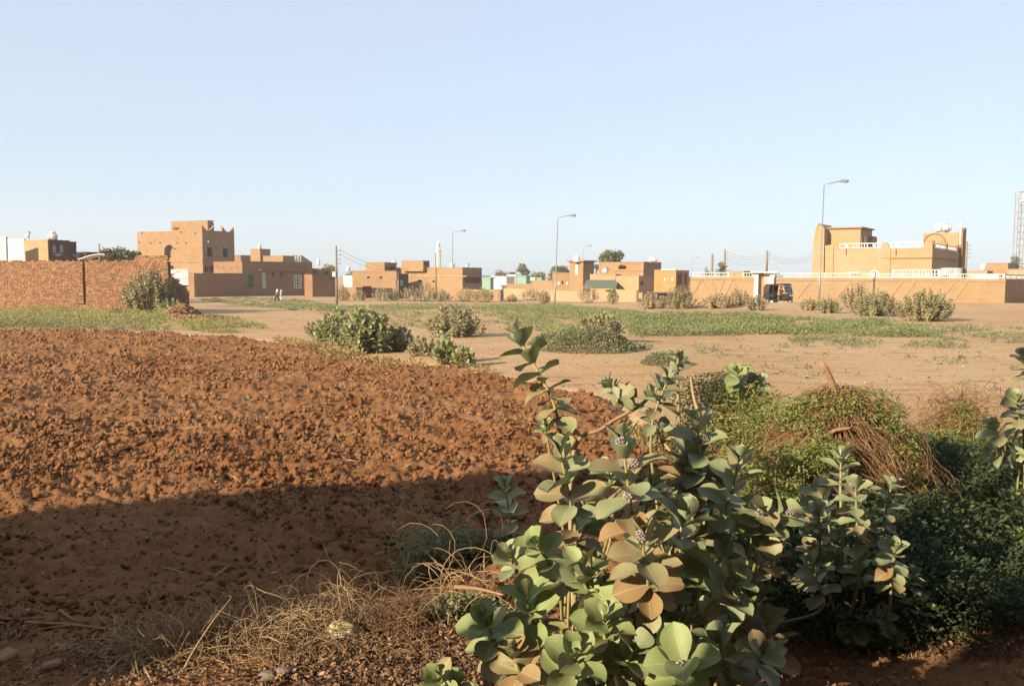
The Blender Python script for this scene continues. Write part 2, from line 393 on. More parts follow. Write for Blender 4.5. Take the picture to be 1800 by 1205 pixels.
def frames_leaves(pos, L, Wd, size, width, bv, bf):
    """leaves with length axis L, width axis Wd (n,3)"""
    L = L/np.linalg.norm(L, axis=1, keepdims=True); N = np.cross(Wd, L); N /= np.linalg.norm(N, axis=1, keepdims=True)+1e-9; Wd = np.cross(L, N)
    V = pos[:, None]+(bv[None, :, 0, None]*width[:, None, None])*Wd[:, None]+(bv[None, :, 1, None]*size[:, None, None])*L[:, None]+(bv[None, :, 2, None]*size[:, None, None])*N[:, None]
    F = (bf[None]+(np.arange(len(pos))*len(bv))[:, None, None]).reshape(-1, bf.shape[1])
    return V.reshape(-1, 3), F
def merge(parts):
    V = []; F = []; n = 0
    for v, f in parts: V.append(v); F.append(f+n); n += len(v)
    return np.concatenate(V), np.concatenate(F)
# simple leaf shapes (unit length along y)
LV = np.array([(0, 0, 0), (-.5, .55, .10), (0, .55, -.02), (.5, .55, .10), (0, 1, -.02)]); LF = np.array([(0, 2, 1), (0, 3, 2), (1, 2, 4), (2, 3, 4)])
LV2 = np.array([(0, 0, 0), (-.5, .5, .06), (0, 1, 0), (.5, .5, .06)]); LF2 = np.array([(0, 3, 2), (0, 2, 1)])
def icos(seed=0, amp=.3, sub=0):
    bm = bmesh.new(); bmesh.ops.create_icosphere(bm, subdivisions=sub+1, radius=1)
    q = random.Random(seed); v = np.array([tuple(x.co*(1+amp*(q.random()-.5)*2)) for x in bm.verts]); f = np.array([[x.index for x in g.verts] for g in bm.faces]); bm.free()
    return v, f
def hull(seed, n=10):
    q = random.Random(seed); bm = bmesh.new()
    for i in range(n):
        d = Vector((q.gauss(0, 1), q.gauss(0, 1), q.gauss(0, 1))).normalized()*q.uniform(.6, 1.15); bm.verts.new(d)
    r_ = bmesh.ops.convex_hull(bm, input=bm.verts); bmesh.ops.delete(bm, geom=[e for e in r_['geom_interior'] if isinstance(e, bmesh.types.BMVert)], context='VERTS')
    bmesh.ops.triangulate(bm, faces=bm.faces); bm.verts.ensure_lookup_table(); bm.verts.index_update()
    v = np.array([tuple(x.co) for x in bm.verts]); f = np.array([[x.index for x in g.verts] for g in bm.faces]); bm.free(); return v, f
ICO = [hull(i, 9) for i in range(7)]; ICO2 = [hull(20+i, 16) for i in range(7)]
def in_poly(x, y, poly):
    c = np.zeros(len(x), bool); j = len(poly)-1
    for i in range(len(poly)):
        xi, yi = poly[i]; xj, yj = poly[j]
        c ^= ((yi > y) != (yj > y)) & (x < (xj-xi)*(y-yi)/(yj-yi+1e-12)+xi); j = i
    return c
def sample_poly(pxpoly, n):
    w = [G(*p) for p in pxpoly]; w = [(p.x, p.y) for p in w]
    a = np.array(w); lo = a.min(0); hi = a.max(0); X = []; Yv = []; tot = 0
    while tot < n:
        x = rng.uniform(lo[0], hi[0], n*3); y = rng.uniform(lo[1], hi[1], n*3); k = in_poly(x, y, w); X.append(x[k]); Yv.append(y[k]); tot += k.sum()
    return np.concatenate(X)[:n], np.concatenate(Yv)[:n]

# ------------------------------------------------------------ ground and ploughed field
def axis(segs):
    out = []
    for a, b_, n in segs: out += list(np.linspace(a, b_, n, endpoint=False))
    return np.array(out+[segs[-1][1]])
xs = axis([(-4000, -300, 12), (-300, -60, 40), (-60, -15, 90), (-15, 12, 150), (12, 60, 110), (60, 300, 40), (300, 4000, 12)])
ys = axis([(-600, -20, 12), (-20, 3, 16), (3, 15, 110), (15, 45, 130), (45, 110, 110), (110, 400, 50), (400, 6000, 20)])
XX, YY = np.meshgrid(xs, ys); ZZ = ground_h(XX, YY)
ZZ = ZZ+.035*(fbm(XX*1.5, YY*1.5, 77, 4)-.5)*sstep(0, 4, YY)*(1-sstep(60, 120, YY))
nx, ny = len(xs), len(ys)
idx = np.arange(nx*ny).reshape(ny, nx)
F = np.stack([idx[:-1, :-1], idx[:-1, 1:], idx[1:, 1:], idx[1:, :-1]], -1).reshape(-1, 4)
g_o = link('ground', fast('ground', np.stack([XX, YY, ZZ], -1).reshape(-1, 3), F, True), M['earth']); tag(g_o, kind='structure')

def field_h(x, y):
    m = field_mask(x, y)
    n1 = fbm(x*2.2, y*2.2, 31, 3); n2 = vn(x*8, y*8, 41); n3 = 1-np.abs(2*vn(x*5+3*n1, y*5, 51)-1)
    n4 = vn(x*19, y*19, 61); big = fbm(x*.55, y*.9, 71, 3)
    n5 = 1-np.abs(2*vn(x*13+2*n2, y*13, 91)-1)
    am = .18+.82*sstep(4.9, 6.6, y+.3*(n1-.5)+.0*x)*(1-.7*sstep(.8, 2.2, x)*(1-sstep(7, 9, y)))
    h = am*(.15*(n1-.5)+.045*n2*n2+.045*n3*n3+.035*n4+.04*n5*n5+.11*(big-.5))+.02*n4
    return base_h(x, y)-.18+.15*m+m*h
def surf(x, y):
    return np.maximum(ground_h(x, y), np.where(np.asarray(field_mask(x, y)) > .02, field_h(x, y), -9))
_lx = np.arange(-7, 7.01, .025); _ly = np.arange(2.5, 10.01, .025); _lz = surf(*np.meshgrid(_lx, _ly))
def surf1(x, y):
    i = int((y-2.5)/.025); j = int((x+7)/.025)
    if 0 <= i < len(_ly) and 0 <= j < len(_lx): return float(_lz[i, j])
    return float(surf(x, y))
ny_, nx_ = 440, 660
yy = 2.4*(36.5/2.4)**np.linspace(0, 1, ny_); uu = np.linspace(-.86, .60, nx_)
YY = np.repeat(yy[:, None], nx_, 1); XX = uu[None]*(YY+1.5)
XX = np.where(XX > 5.6, 5.6+(XX-5.6)*.0001, XX)
ZZ = field_h(XX, YY)
idx = np.arange(nx_*ny_).reshape(ny_, nx_)
F = np.stack([idx[:-1, :-1], idx[:-1, 1:], idx[1:, 1:], idx[1:, :-1]], -1).reshape(-1, 4)
f_o = link('ploughed_field', fast('ploughed_field', np.stack([XX, YY, ZZ], -1).reshape(-1, 3), F, False), M['soil']); tag(f_o, kind='structure')
# clods of earth
def clods(n, y0, y1, smin, smax, shapes, pw=2.2):
    y = np.sqrt(rng.uniform(y0**2, y1**2, n)); x = rng.uniform(-.8, .5, n)*(y+1.5)
    k = (field_mask(x, y) > .45) & (rng.random(n) < .25+.75*sstep(.35, .62, fbm(x*.9, y*1.3, 88, 3))); x = x[k]; y = y[k]; n = len(x)
    s = smin+(smax-smin)*rng.random(n)**pw
    sc = s[:, None]*rng.uniform(.5, 1.35, (n, 3)); sc[:, 2] *= .8
    z = field_h(x, y)+sc[:, 2]*.35
    parts = []
    for i, (bv, bf) in enumerate(shapes):
        q = np.arange(n) % len(shapes) == i
        parts.append(scatter(bv, bf, np.stack([x, y, z], -1)[q], sc[q], rng.uniform(0, 6.28, q.sum()), rng.uniform(-.8, .8, (q.sum(), 2))))
    return merge(parts)
V, F = merge([clods(5000, 3.6, 6.2, .004, .022, ICO, 2.5), clods(14000, 5.2, 13, .012, .066, ICO2, 2.6), clods(46000, 5.0, 11, .006, .032, ICO, 2), clods(34000, 9, 22, .012, .075, ICO, 3), clods(22000, 18, 34.5, .02, .095, ICO, 3)])
c_o = link('soil_clods', fast('soil_clods', V, F), M['soil']); tag(c_o, 'loose reddish clods of earth strewn over the ploughed field', 'soil clods', kind='stuff')
# pebbles over the sandy ground
x, y = sample_poly([(900, 1000), (1800, 1000), (1800, 545), (450, 545), (900, 700)], 2600)
k = field_mask(x, y) < .1; x = x[k]; y = y[k]
V, F = scatter(*ICO[0], np.stack([x, y, ground_h(x, y)], -1), .012+.045*rng.random(len(x))**3, rng.uniform(0, 6, len(x)))
tag(link('pebbles', fast('pebbles', V, F), M['rock']), 'small stones scattered over the sandy track', 'stones', kind='stuff')

# ------------------------------------------------------------ building helpers
class Face:
    """vertical face from P0 to P1 seen from outside, coordinates s (metres along) and z"""
    def __init__(s, p0, p1):
        s.p0 = Vector((p0[0], p0[1], 0)); d = Vector((p1[0]-p0[0], p1[1]-p0[1], 0)); s.len = d.length; s.d = d.normalized(); s.n = Vector((s.d.y, -s.d.x, 0))
    def pt(s, a, z, out=0): q = s.p0+s.d*a+s.n*out; return Vector((q.x, q.y, z))
    def s_at(s, px, py=HOR):
        k = ray(px, py).x   # x/y
        return (s.p0.x-k*s.p0.y)/(k*s.d.y-s.d.x)
    def z_at(s, px, py):
        a = s.s_at(px, py); q = s.pt(a, 0); return CZ+ray(px, py).z*q.y
    def rect(s, px0, px1, py0, py1):
        a = s.s_at(px0, py1); b_ = s.s_at(px1, py1); pm = (px0+px1)/2
        return a, b_, s.z_at(pm, py1), s.z_at(pm, py0)
def facade(mb, fc, z0, z1, holes=(), depth=.9):
    """wall face with real recessed openings: holes (s0,s1,z0,z1[,arch])"""
    ss = sorted({0, fc.len, *[h[0] for h in holes], *[h[1] for h in holes]}); zs = sorted({z0, z1, *[h[2] for h in holes], *[h[3] for h in holes]})
    for i in range(len(ss)-1):
        for j in range(len(zs)-1):
            a = (ss[i]+ss[i+1])/2; z = (zs[j]+zs[j+1])/2
            if any(h[0] < a < h[1] and h[2] < z < h[3] for h in holes): continue
            mb.quad(fc.pt(ss[i], zs[j]), fc.pt(ss[i+1], zs[j]), fc.pt(ss[i+1], zs[j+1]), fc.pt(ss[i], zs[j+1]))
    for h in holes:
        a, b_, c, d = h[:4]; arch = len(h) > 4 and h[4]; dp = h[5] if len(h) > 5 else depth
        if arch:
            r = (b_-a)/2; cx = (a+b_)/2; sp = d-min(r, (d-c)*.6); ry = d-sp
            arc = [(cx-r*math.cos(t), sp+ry*math.sin(t)) for t in np.linspace(0, math.pi, 11)]
            out = [(a, c), *arc, (b_, c)]
            for q in range(5):
                mb.quad(fc.pt(*arc[q]), fc.pt(*arc[q+1]), fc.pt(arc[q+1][0], d), fc.pt(arc[q][0], d))
                mb.quad(fc.pt(*arc[q+5]), fc.pt(*arc[q+6]), fc.pt(arc[q+6][0], d), fc.pt(arc[q+5][0], d))
        else: out = [(a, c), (a, d), (b_, d), (b_, c)]
        n = len(out)
        for q in range(n):
            p, r_ = out[q], out[(q+1) % n]
            mb.quad(fc.pt(*p), fc.pt(*r_), fc.pt(*r_, -dp), fc.pt(*p, -dp))
        mb.add([fc.pt(*p, -dp) for p in out], [tuple(range(n))])
class Block:
    """box building: front face from px0 to corner px1 at depth Y, side face from the corner to px2, turned by th"""
    def __init__(s, px0, px1, px2, Y, top, th=20, zb=None, deep=None, ztop=None):
        th = R(th); k1 = ray(px1, HOR).x; k0 = ray(px0, HOR).x; k2 = ray(px2, HOR).x if px2 else None
        B = Vector((k1*Y, Y, 0))
        t = (B.x-k0*Y)/(math.cos(th)+k0*math.sin(th)); A = B+Vector((-math.cos(th), math.sin(th), 0))*t
        if deep: u = deep
        else: u = (k2*Y-B.x)/(math.sin(th)-k2*math.cos(th))
        C = B+Vector((math.sin(th), math.cos(th), 0))*u; D = A+C-B
        s.A, s.B, s.C, s.D = A, B, C, D
        s.z1 = ztop if ztop is not None else CZ+ray(px1, top).z*Y
        s.z0 = zb if zb is not None else min(float(base_h(p.x, p.y)) for p in (A, B, C, D))-.3
        s.front = Face(A, B); s.side = Face(B, C); s.back = Face(C, D); s.left = Face(D, A)
    def center(s): q = (s.A+s.C)/2; return Vector((q.x, q.y, s.z0))
    def build(s, mb, fh=(), sh=(), depth=.9):
        facade(mb, s.front, s.z0, s.z1, fh, depth); facade(mb, s.side, s.z0, s.z1, sh, depth); facade(mb, s.back, s.z0, s.z1); facade(mb, s.left, s.z0, s.z1)
        if s.z1-s.z0 > 1: # roof sunk behind a parapet
            z = s.z1; t = .25; o = [s.A, s.B, s.C, s.D]; c = (s.A+s.C)/2; inn = [p+(c-p).normalized()*t*1.4 for p in o]
            for i in range(4):
                a, b_, a2, b2 = o[i], o[(i+1) % 4], inn[i], inn[(i+1) % 4]
                mb.quad((a.x, a.y, z), (b_.x, b_.y, z), (b2.x, b2.y, z), (a2.x, a2.y, z)); mb.quad((a2.x, a2.y, z), (b2.x, b2.y, z), (b2.x, b2.y, z-.35), (a2.x, a2.y, z-.35))
    def roof(s, m, parent, name='roof'):
        mb = MB(); c = (s.A+s.C)/2; o = [p+(c-p).normalized()*.4 for p in (s.A, s.B, s.C, s.D)]
        mb.prism([(p.x, p.y) for p in o], s.z1-.5, s.z1-.38); mb.build(name, m, parent)
    def coping(s, m, parent, h=.1, o=.04):
        mb = MB()
        for fc in (s.front, s.side):
            t = .3
            mb.prism([fc.pt(-o, 0, o)[:2], fc.pt(fc.len+(o if fc is s.side else 0), 0, o)[:2], fc.pt(fc.len+(o if fc is s.side else 0), 0, -t)[:2], fc.pt(-o if fc is s.front else 0.26+.0, 0, -t)[:2]], s.z1+.004, s.z1+h)
        mb.build('coping', m, parent)
def house(name, label, blocks, m, cat='house', group=None, coping=True):
    """blocks: list of (Block, front_holes, side_holes); one wall part per block"""
    root = empty(name, blocks[0][0].center(), label, cat, group)
    for b_ in blocks:
        bl, fh, sh = (list(b_)+[(), ()])[:3]; mm = b_[3] if len(b_) > 3 else m
        mb = MB(); bl.build(mb, fh, sh); mb.build('wall', mm, root); bl.roof(mm, root)
        if coping: bl.coping(mm, root)
    return root
def window(parent, fc, a, b_, z0, z1, m, glass='glass', bars=(2, 3), depth=.12, name='window', fw=.09):
    mb = MB(); rz = math.atan2(fc.d.y, fc.d.x)
    def bar(s0, s1, q0, q1):
        c = fc.pt((s0+s1)/2, (q0+q1)/2, -depth); mb.box(c, (s1-s0, .07, q1-q0), rz)
    bar(a, a+fw, z0, z1); bar(b_-fw, b_, z0, z1); bar(a+fw, b_-fw, z0, z0+fw); bar(a+fw, b_-fw, z1-fw, z1)
    for i in range(1, bars[0]): s_ = a+(b_-a)*i/bars[0]; bar(s_-fw*.35, s_+fw*.35, z0+fw, z1-fw)
    w = mb.build(name, M[m], parent)
    if bars[1] > 1:
        for i in range(1, bars[1]):
            mb = MB(); z = z0+(z1-z0)*i/bars[1]; mb.box(fc.pt((a+b_)/2, z, -depth+.04), (b_-a-2*fw, .03, fw*.6), rz); mb.build('glazing_bar', M[m], w)
    if glass:
        mb = MB(); mb.box(fc.pt((a+b_)/2, (z0+z1)/2, -depth-.05), (b_-a-.02, .02, z1-z0-.02), rz); mb.build('pane', M[glass], w)
    return w
def panel(parent, fc, a, b_, z0, z1, m, name='door', out=.03, t=.06, ribs=0):
    mb = MB(); rz = math.atan2(fc.d.y, fc.d.x); mb.box(fc.pt((a+b_)/2, (z0+z1)/2, out), (b_-a, t, z1-z0), rz)
    for i in range(ribs):
        s_ = a+(b_-a)*(i+.5)/ribs; mb.box(fc.pt(s_, (z0+z1)/2, out+t/2+.015), (.04, .03, (z1-z0)*.92), rz)
    return mb.build(name, m, parent)
def spouts(parent, fc, ss, z, m='cream'):
    for a in ss:
        mb = MB(); rz = math.atan2(fc.d.y, fc.d.x); mb.box(fc.pt(a, z, .3), (.16, .6, .12), rz); mb.build('rain_spout', M[m], parent)
def tank(px, py_base, Y, w, h, label, name='water_tank', lying=False, z=None, group='white water tanks on roofs'):
    w *= .62; h *= .62
    p = P(px, py_base, Y); z = p.z if z is None else z
    root = empty(name, (p.x, p.y, z), label, 'water tank', group)
    mb = MB()
    if lying:
        r = h/2; pts = [(-w/2, 0, r), (-w/2+.15, 0, r), (w/2-.15, 0, r), (w/2, 0, r)]
        mb.tube(pts, [r*.7, r, r, r*.7], 14); mb.build('shell', M['tankw'], root, True, True)
        for x_ in (-w*.25, w*.25): mb = MB(); mb.tube([(x_-.04, 0, r), (x_+.04, 0, r)], r*1.04, 14); mb.build('strap', M['grey'], root, False, True)
        mb = MB(); mb.lathe((0, 0, h*.95), [(.28, 0), (.28, .14), (.1, .18)], 10); mb.build('cap', M['tankw'], root, True, True)
        mb = MB(); mb.box((-w*.3, 0, .03), (.15, h*.8, .2)); mb.box((w*.3, 0, .03), (.15, h*.8, .2)); mb.build('cradle', M['mud'], root, False, True)
    else:
        r = w/2; mb.lathe((0, 0, .08), [(r*.96, 0), (r, .06), (r, h*.38), (r*.95, h*.4), (r, h*.42), (r, h*.8), (r*.7, h*.92), (r*.3, h*.97)], 14); mb.build('shell', M['tankw'], root, True, True)
        mb = MB(); mb.lathe((0, 0, h*.97+.06), [(.22, 0), (.22, .1), (.08, .13)], 10); mb.build('cap', M['tankw'], root, True, True)
        mb = MB(); mb.box((0, 0, .04), (w*.9, w*.9, .08)); mb.build('stand', M['mud'], root, False, True)
    return root
#PART2
# ------------------------------------------------------------ houses of the village
def pxw(px, Y, z=0, py=HOR):
    p = ray(px, py)*Y; return Vector((p.x, Y, z))
def ztop(px, py, Y): return CZ+ray(px, py).z*Y
def wall_run(name, label, pts, top, m, thick=.35, cat='wall', group=None, base=None):
    """pts: (px, Y); top: one height or one per point"""
    w = [pxw(px, Y) for px, Y in pts]; tops = top if hasattr(top, '__len__') else [top]*len(w)
    zb = base if base is not None else min(float(base_h(p.x, p.y)) for p in w)-.3
    root = empty(name, (w[0].x, w[0].y, zb), label, cat, group)
    for i in range(len(w)-1):
        a, b_ = w[i], w[i+1]; d = (b_-a).normalized(); n = Vector((-d.y, d.x, 0))*thick
        e = d*(thick*.5 if i < len(w)-2 else 0)*0
        mb = MB(); mb.prism([a, b_+e, b_+e+n, a+n], zb, [tops[i], tops[i+1], tops[i+1], tops[i]]); mb.build('wall_section', m, root)
    return root, w

# --- large brown house on the left
Y = 138
b0 = Block(243, 357, 413, Y, 405, 24); b1 = Block(303, 367, 378, Y+5, 387, 24, zb=b0.z1-.5)
f = b0.front
arch1 = (*f.rect(289, 306, 430, 453), True); arch2 = (*f.rect(297.5, 305.5, 466, 476), True)
s_ = b0.side; w1 = s_.rect(364.5, 374, 435, 451); w2 = s_.rect(392, 401, 437, 452); w3 = s_.rect(360, 367, 468, 478); w4 = s_.rect(368, 377, 467, 478)
h1 = house('mud_brick_house', 'largest brown mud brick house at left with rooftop room and scalloped parapet', [(b0, (arch1, arch2), (w1, w2, w3, w4)), (b1, (f.rect(305, 310, 399, 404) if False else b1.front.rect(305, 315, 400, 404),), (b1.side.rect(369, 376, 396, 404),))], M['mud'], coping=False)
for w, nm in ((w1, 'shutter'), (w2, 'shutter')): panel(h1, s_, w[0]+.1, w[1]-.1, w[2]+.05, w[3]-.05, M['dark'], 'shutter', -.35)
q = b1.front.rect(305, 315, 400, 404)
for i in range(2): panel(h1, b1.front, q[0]+i*(q[1]-q[0])/2+.08, q[0]+(i+1)*(q[1]-q[0])/2-.08, q[2], q[3], M['redpaint'], 'window_shutter', -.1)
spouts(h1, s_, [s_.s_at(p) for p in (364, 379, 393, 408)], ztop(380, 426, Y+4)); spouts(h1, b1.side, [b1.side.s_at(375)], ztop(375, 392, Y+8))
# scalloped parapet horns along the side
def horns(fc, z, spans, hh, m, parent):
    for a, b_ in spans:
        mb = MB(); prof = [(a, z-.02)]; n = 8
        for i in range(n+1):
            t = i/n; prof.append((a+(b_-a)*t, z+hh*(1-math.sin(math.pi*t))**1.0+.03))
        prof.append((b_, z-.02))
        fr = [fc.pt(p[0], p[1], .02) for p in prof]; bk = [fc.pt(p[0], p[1], -.35) for p in prof]; k = len(prof)
        for i in range(1, k-2):
            mb.add([fr[i], fr[i+1], fc.pt(prof[i+1][0], z-.02, .02), fc.pt(prof[i][0], z-.02, .02), bk[i], bk[i+1], fc.pt(prof[i+1][0], z-.02, -.35), fc.pt(prof[i][0], z-.02, -.35)],
                   ((3, 2, 1, 0), (4, 5, 6, 7), (0, 1, 5, 4), (0, 4, 7, 3), (1, 2, 6, 5)))
        mb.build('scalloped_parapet', m, parent)
Ls = s_.len; horns(s_, b0.z1, [(0, Ls*.36), (Ls*.62, Ls*.99)], .9, M['mud'], h1)
mb = MB(); mb.prism([s_.pt(Ls*.36, 0, .01)[:2], s_.pt(Ls*.62, 0, .01)[:2], s_.pt(Ls*.62, 0, -.3)[:2], s_.pt(Ls*.36, 0, -.3)[:2]], b0.z1-.03, b0.z1+.1); mb.build('parapet', M['mud'], h1)
# put-log holes on the lit face
mb = MB(); rz = math.atan2(f.d.y, f.d.x)
for px, py in ((247, 426), (266, 427), (283, 427), (313, 427), (329, 427), (309, 437), (338, 461), (252, 409), (320, 408), (345, 410)):
    mb.box(f.pt(f.s_at(px), f.z_at(px, py), 0), (.35, .02, .22), rz)
tag(mb.build('putlog_hole', M['dark'], h1), kind='stuff')
mb = MB(); mb.box(f.pt(f.len/2, f.z_at(300, 460), .03), (f.len, .1, .22), rz); mb.build('floor_band', M['mud'], h1)

b = Block(376, 426, 541, 126, 460, 48, zb=None)
gd = b.side.rect(436, 446, 483, 505); wa = b.side.rect(461, 468, 480, 506); wb = b.side.rect(517, 531, 483, 507); wv = b.side.rect(478, 482, 479, 485); wv2 = b.side.rect(493, 497, 479, 485)
h2 = house('mud_brick_house', 'low brown house with green door and two white framed windows on its shaded side', [(b, (), (gd, wa, wb, wv, wv2))], M['mud_red'])
panel(h2, b.side, gd[0]+.05, gd[1]-.05, gd[2]+.02, gd[3]-.05, M['green'], 'door', -.1)
window(h2, b.side, *wa, 'white', bars=(2, 4), fw=.16); window(h2, b.side, *wb, 'white', bars=(3, 4), fw=.18)
q = b.side.rect(456, 541, 477, 480); mb = MB(); mb.box(b.side.pt((q[0]+q[1])/2, b.z1-1.15, .25), (q[1]-q[0], .5, .14), math.atan2(b.side.d.y, b.side.d.x)); mb.build('canopy_ledge', M['mud'], h2)
f = b.front; mb = MB()
for px, py in ((384, 470), (391, 471), (405, 470), (417, 470)): mb.box(f.pt(f.s_at(px), f.z_at(px, py), 0), (.3, .02, .22), math.atan2(f.d.y, f.d.x))
tag(mb.build('putlog_hole', M['dark'], h2), kind='stuff')
# courtyard wall with white gate
A_ = pxw(283, 124); B_ = pxw(340.5, 119); C_ = pxw(427, 128)
zt = ztop(340, 480, 119)
root, w = wall_run('courtyard_wall', 'brown courtyard wall holding the white double gate in front of the largest house', [(331, 121), (341, 119), (427, 125.5)], [zt+.1, zt, zt+.05], M['mud_red'])
fcg = Face(w[0]-(w[1]-w[0]).normalized()*6.2, w[0])
gt = empty('courtyard_gate', fcg.pt(fcg.len/2, -1), 'white double steel gate with arched panel pattern in the courtyard wall', 'gate')
a0, a1 = fcg.s_at(301), fcg.s_at(331); z0, z1 = fcg.z_at(315, 502), fcg.z_at(315, 473)
for i in range(2):
    p0 = a0+(a1-a0)*i/2; p1 = p0+(a1-a0)/2
    lf = panel(gt, fcg, p0+.03, p1-.03, z0, z1, M['white_gate'], 'gate_leaf', 0, .06)
    mb = MB(); rz = math.atan2(fcg.d.y, fcg.d.x)
    for q in range(5): mb.box(fcg.pt(p0+(p1-p0)*(q+.5)/5, (z0+z1)/2, .05), (.05, .04, (z1-z0)*.9), rz)
    for z in (z0+.1, (z0+z1)/2-.2, z1-.1): mb.box(fcg.pt((p0+p1)/2, z, .06), (p1-p0-.1, .05, .08), rz)
    mb.build('frame_bar', M['grey'], lf)
    r_ = (p1-p0); cx = p1 if i == 0 else p0; mb = MB()
    pts = [fcg.pt(cx-(1 if i == 0 else -1)*r_*.8*math.cos(t), z0+(z1-z0)*(.42+.45*math.sin(t)), .07) for t in np.linspace(0, math.pi/2, 7)]
    mb.tube(pts, .05, 4); mb.build('arch_bar', M['grey'], lf)

# --- roofs behind the low house
b = Block(441, 458, 476, 165, 438, 30); bb = Block(463, 498, 531, 158, 450, 30)
q = bb.side.rect(505, 515, 456, 464)
house('mud_brick_house', 'tan house with a square stair tower behind the low house with the green door', [(b, (), ()), (bb, (), ())], M['mud'], 'house')
tank(456, 438, 166, 1.2, 1.3, 'small white tank on the square stair tower left of the village')
b = Block(412, 424, 441, 175, 449, 30)
house('mud_brick_house', 'narrow brown house glimpsed between the largest house and the stair tower', [(b, (), ())], M['mud_red'], 'house')
# house with lean-to metal roof at px 515-550
b = Block(516, 530, 549, 150, 462, 42)
hh = house('mud_brick_house', 'small brown house under a sloping metal roof behind the two walkers', [(b, (), ())], M['mud_red'], coping=False)
mb = MB(); A, B, C, D = b.A, b.B, b.C, b.D; z = b.z1; mb.prism([A, B, C, D], [z, z, z, z], [z+.25+1.2, z+.2+1.2, z+.15, z+.2]); mb.build('sloping_roof', M['grey'], hh)
b = Block(548, 566, 582, 135, 472, 35)
q = b.side.rect(569, 579, 477, 483)
house('mud_brick_house', 'tan walled yard building left of the near utility pole', [(b, (b.front.rect(551, 556, 474, 480),), (q,))], M['mud'])
b = Block(535, 549, 592, 123, 483, 50); q = b.side.rect(579, 587, 487, 491)
house('mud_brick_house', 'dark low house beside the near utility pole', [(b, (), (q,))], M['mud_red'])
b = Block(604, 624, 628, 150, 485, 20); hh = house('cream_house', 'small white walled building right of the near utility pole', [(b, (), ())], M['white'], 'building')
root, w = wall_run('boundary_wall', 'low brown boundary wall behind the shrubs right of the near utility pole', [(592, 122), (626, 118), (690, 122)], [.55, .6, .45], M['mud_red'])
panel(root, Face(w[1], w[2]), 1.0, 2.4, -.9, .75, M['redpaint'], 'door', .04)
b = Block(619, 697, 703, 130, 477, 15); b2 = Block(643, 677, 697, 133, 462, 40, zb=b.z1-.5); b3 = Block(670, 675, 694, 132.5, 462.5, 50)
b2 = Block(643, 676, 697, 134, 462, 35, zb=b.z1-.6)
hh = house('mud_brick_house', 'orange brown house with small square upper room left of the minaret', [(b, (b.front.rect(645, 650, 486, 489), b.front.rect(667, 672, 486, 489)), ()), (b2, (), (b2.side.rect(679, 695, 467, 477),))], M['mud'])
b = Block(699, 701, 718, 118, 482, 42, zb=None)
q = b.side.rect(703, 710, 492, 502)
hh = house('guard_booth', 'small dark booth with pale green window among shrubs left of the minaret', [(b, (), (q,))], M['brown'], 'booth'); panel(hh, b.side, q[0]+.05, q[1]-.05, q[2], q[3], M['palegreen'], 'window', -.08)
panel(hh, b.front, .05, b.front.len-.05, b.z0+.4, b.z0+2.8, M['grey'], 'door', .03)
# --- long plain house below the minaret
b = Block(697, 813, 847, 128, 471, 38); b2 = Block(706, 744, 755, 132, 459, 38, zb=b.z1-.5)
f = b.front
h4 = house('mud_brick_house', 'long plain orange brown house standing before the white minaret', [(b, (f.rect(735, 742, 492, 495), f.rect(760, 765, 493, 496)), (b.side.rect(817, 845, 487, 497),)), (b2, (), (b2.side.rect(746, 754, 461, 467),))], M['mud'])
mb = MB(); rz = math.atan2(f.d.y, f.d.x)
z = f.z_at(780, 485); mb.box(f.pt(f.len/2, z, .03), (f.len, .12, .16), rz); rz2 = math.atan2(b.side.d.y, b.side.d.x); mb.box(b.side.pt(b.side.len*.62, z, .4), (b.side.len*1.3, .9, .14), rz2); mb.build('ledge', M['trim'], h4)
tank(795, 471, 140, 1.4, 1.2, 'squat white tank on the roof right of the minaret'); tank(693, 466, 150, 1.6, 1.1, 'white tank behind the square upper room left of the minaret', lying=True)
tank(612, 477, 165, 1.3, 1.4, 'white tank above the small white building right of the near utility pole'); tank(560, 466, 170, 1.1, 1.8, 'upright white tank beside the tree left of the near utility pole')
# satellite dish on roof 822
def dish(px, py, Y, label):
    p = P(px, py, Y); root = empty('satellite_dish', p, label, 'satellite dish', 'satellite dishes on roofs')
    mb = MB(); prof = [(.01, 0), (.16, .02), (.3, .07), (.42, .14)]; mb.lathe((0, 0, 0), prof, 12)
    o = mb.build('bowl', M['tankw'], root, True, True); o.rotation_euler = (R(60), 0, R(-30)); o.location.z = .45
    mb = MB(); mb.tube([(0, 0, 0), (0, .05, .5)], .04, 6); mb.build('mast', M['galv'], root, False, True)
dish(822, 471.5, 140, 'small white satellite dish on the long plain house'); dish(1065, 482.5, 98, 'white satellite dish on the yard wall of the arched window house')
# --- low walls in the middle
wall_run('boundary_wall', 'tan boundary wall ending at a dark gate pier right of the long plain house', [(798, 112), (880, 108), (885, 111)], [.55, .5, .5], M['mud'])
wall_run('boundary_wall', 'long tan boundary wall behind the tallest middle lamp post', [(886, 122), (985, 110), (1130, 104)], [.55, .45, .35], M['mud_pale'])
wall_run('boundary_wall', 'far tan wall with broken top between the green roofs and the middle lamp post', [(890, 160), (935, 158), (936, 158), (1000, 152)], [.9, .9, 1.6, 1.4], M['mud'])
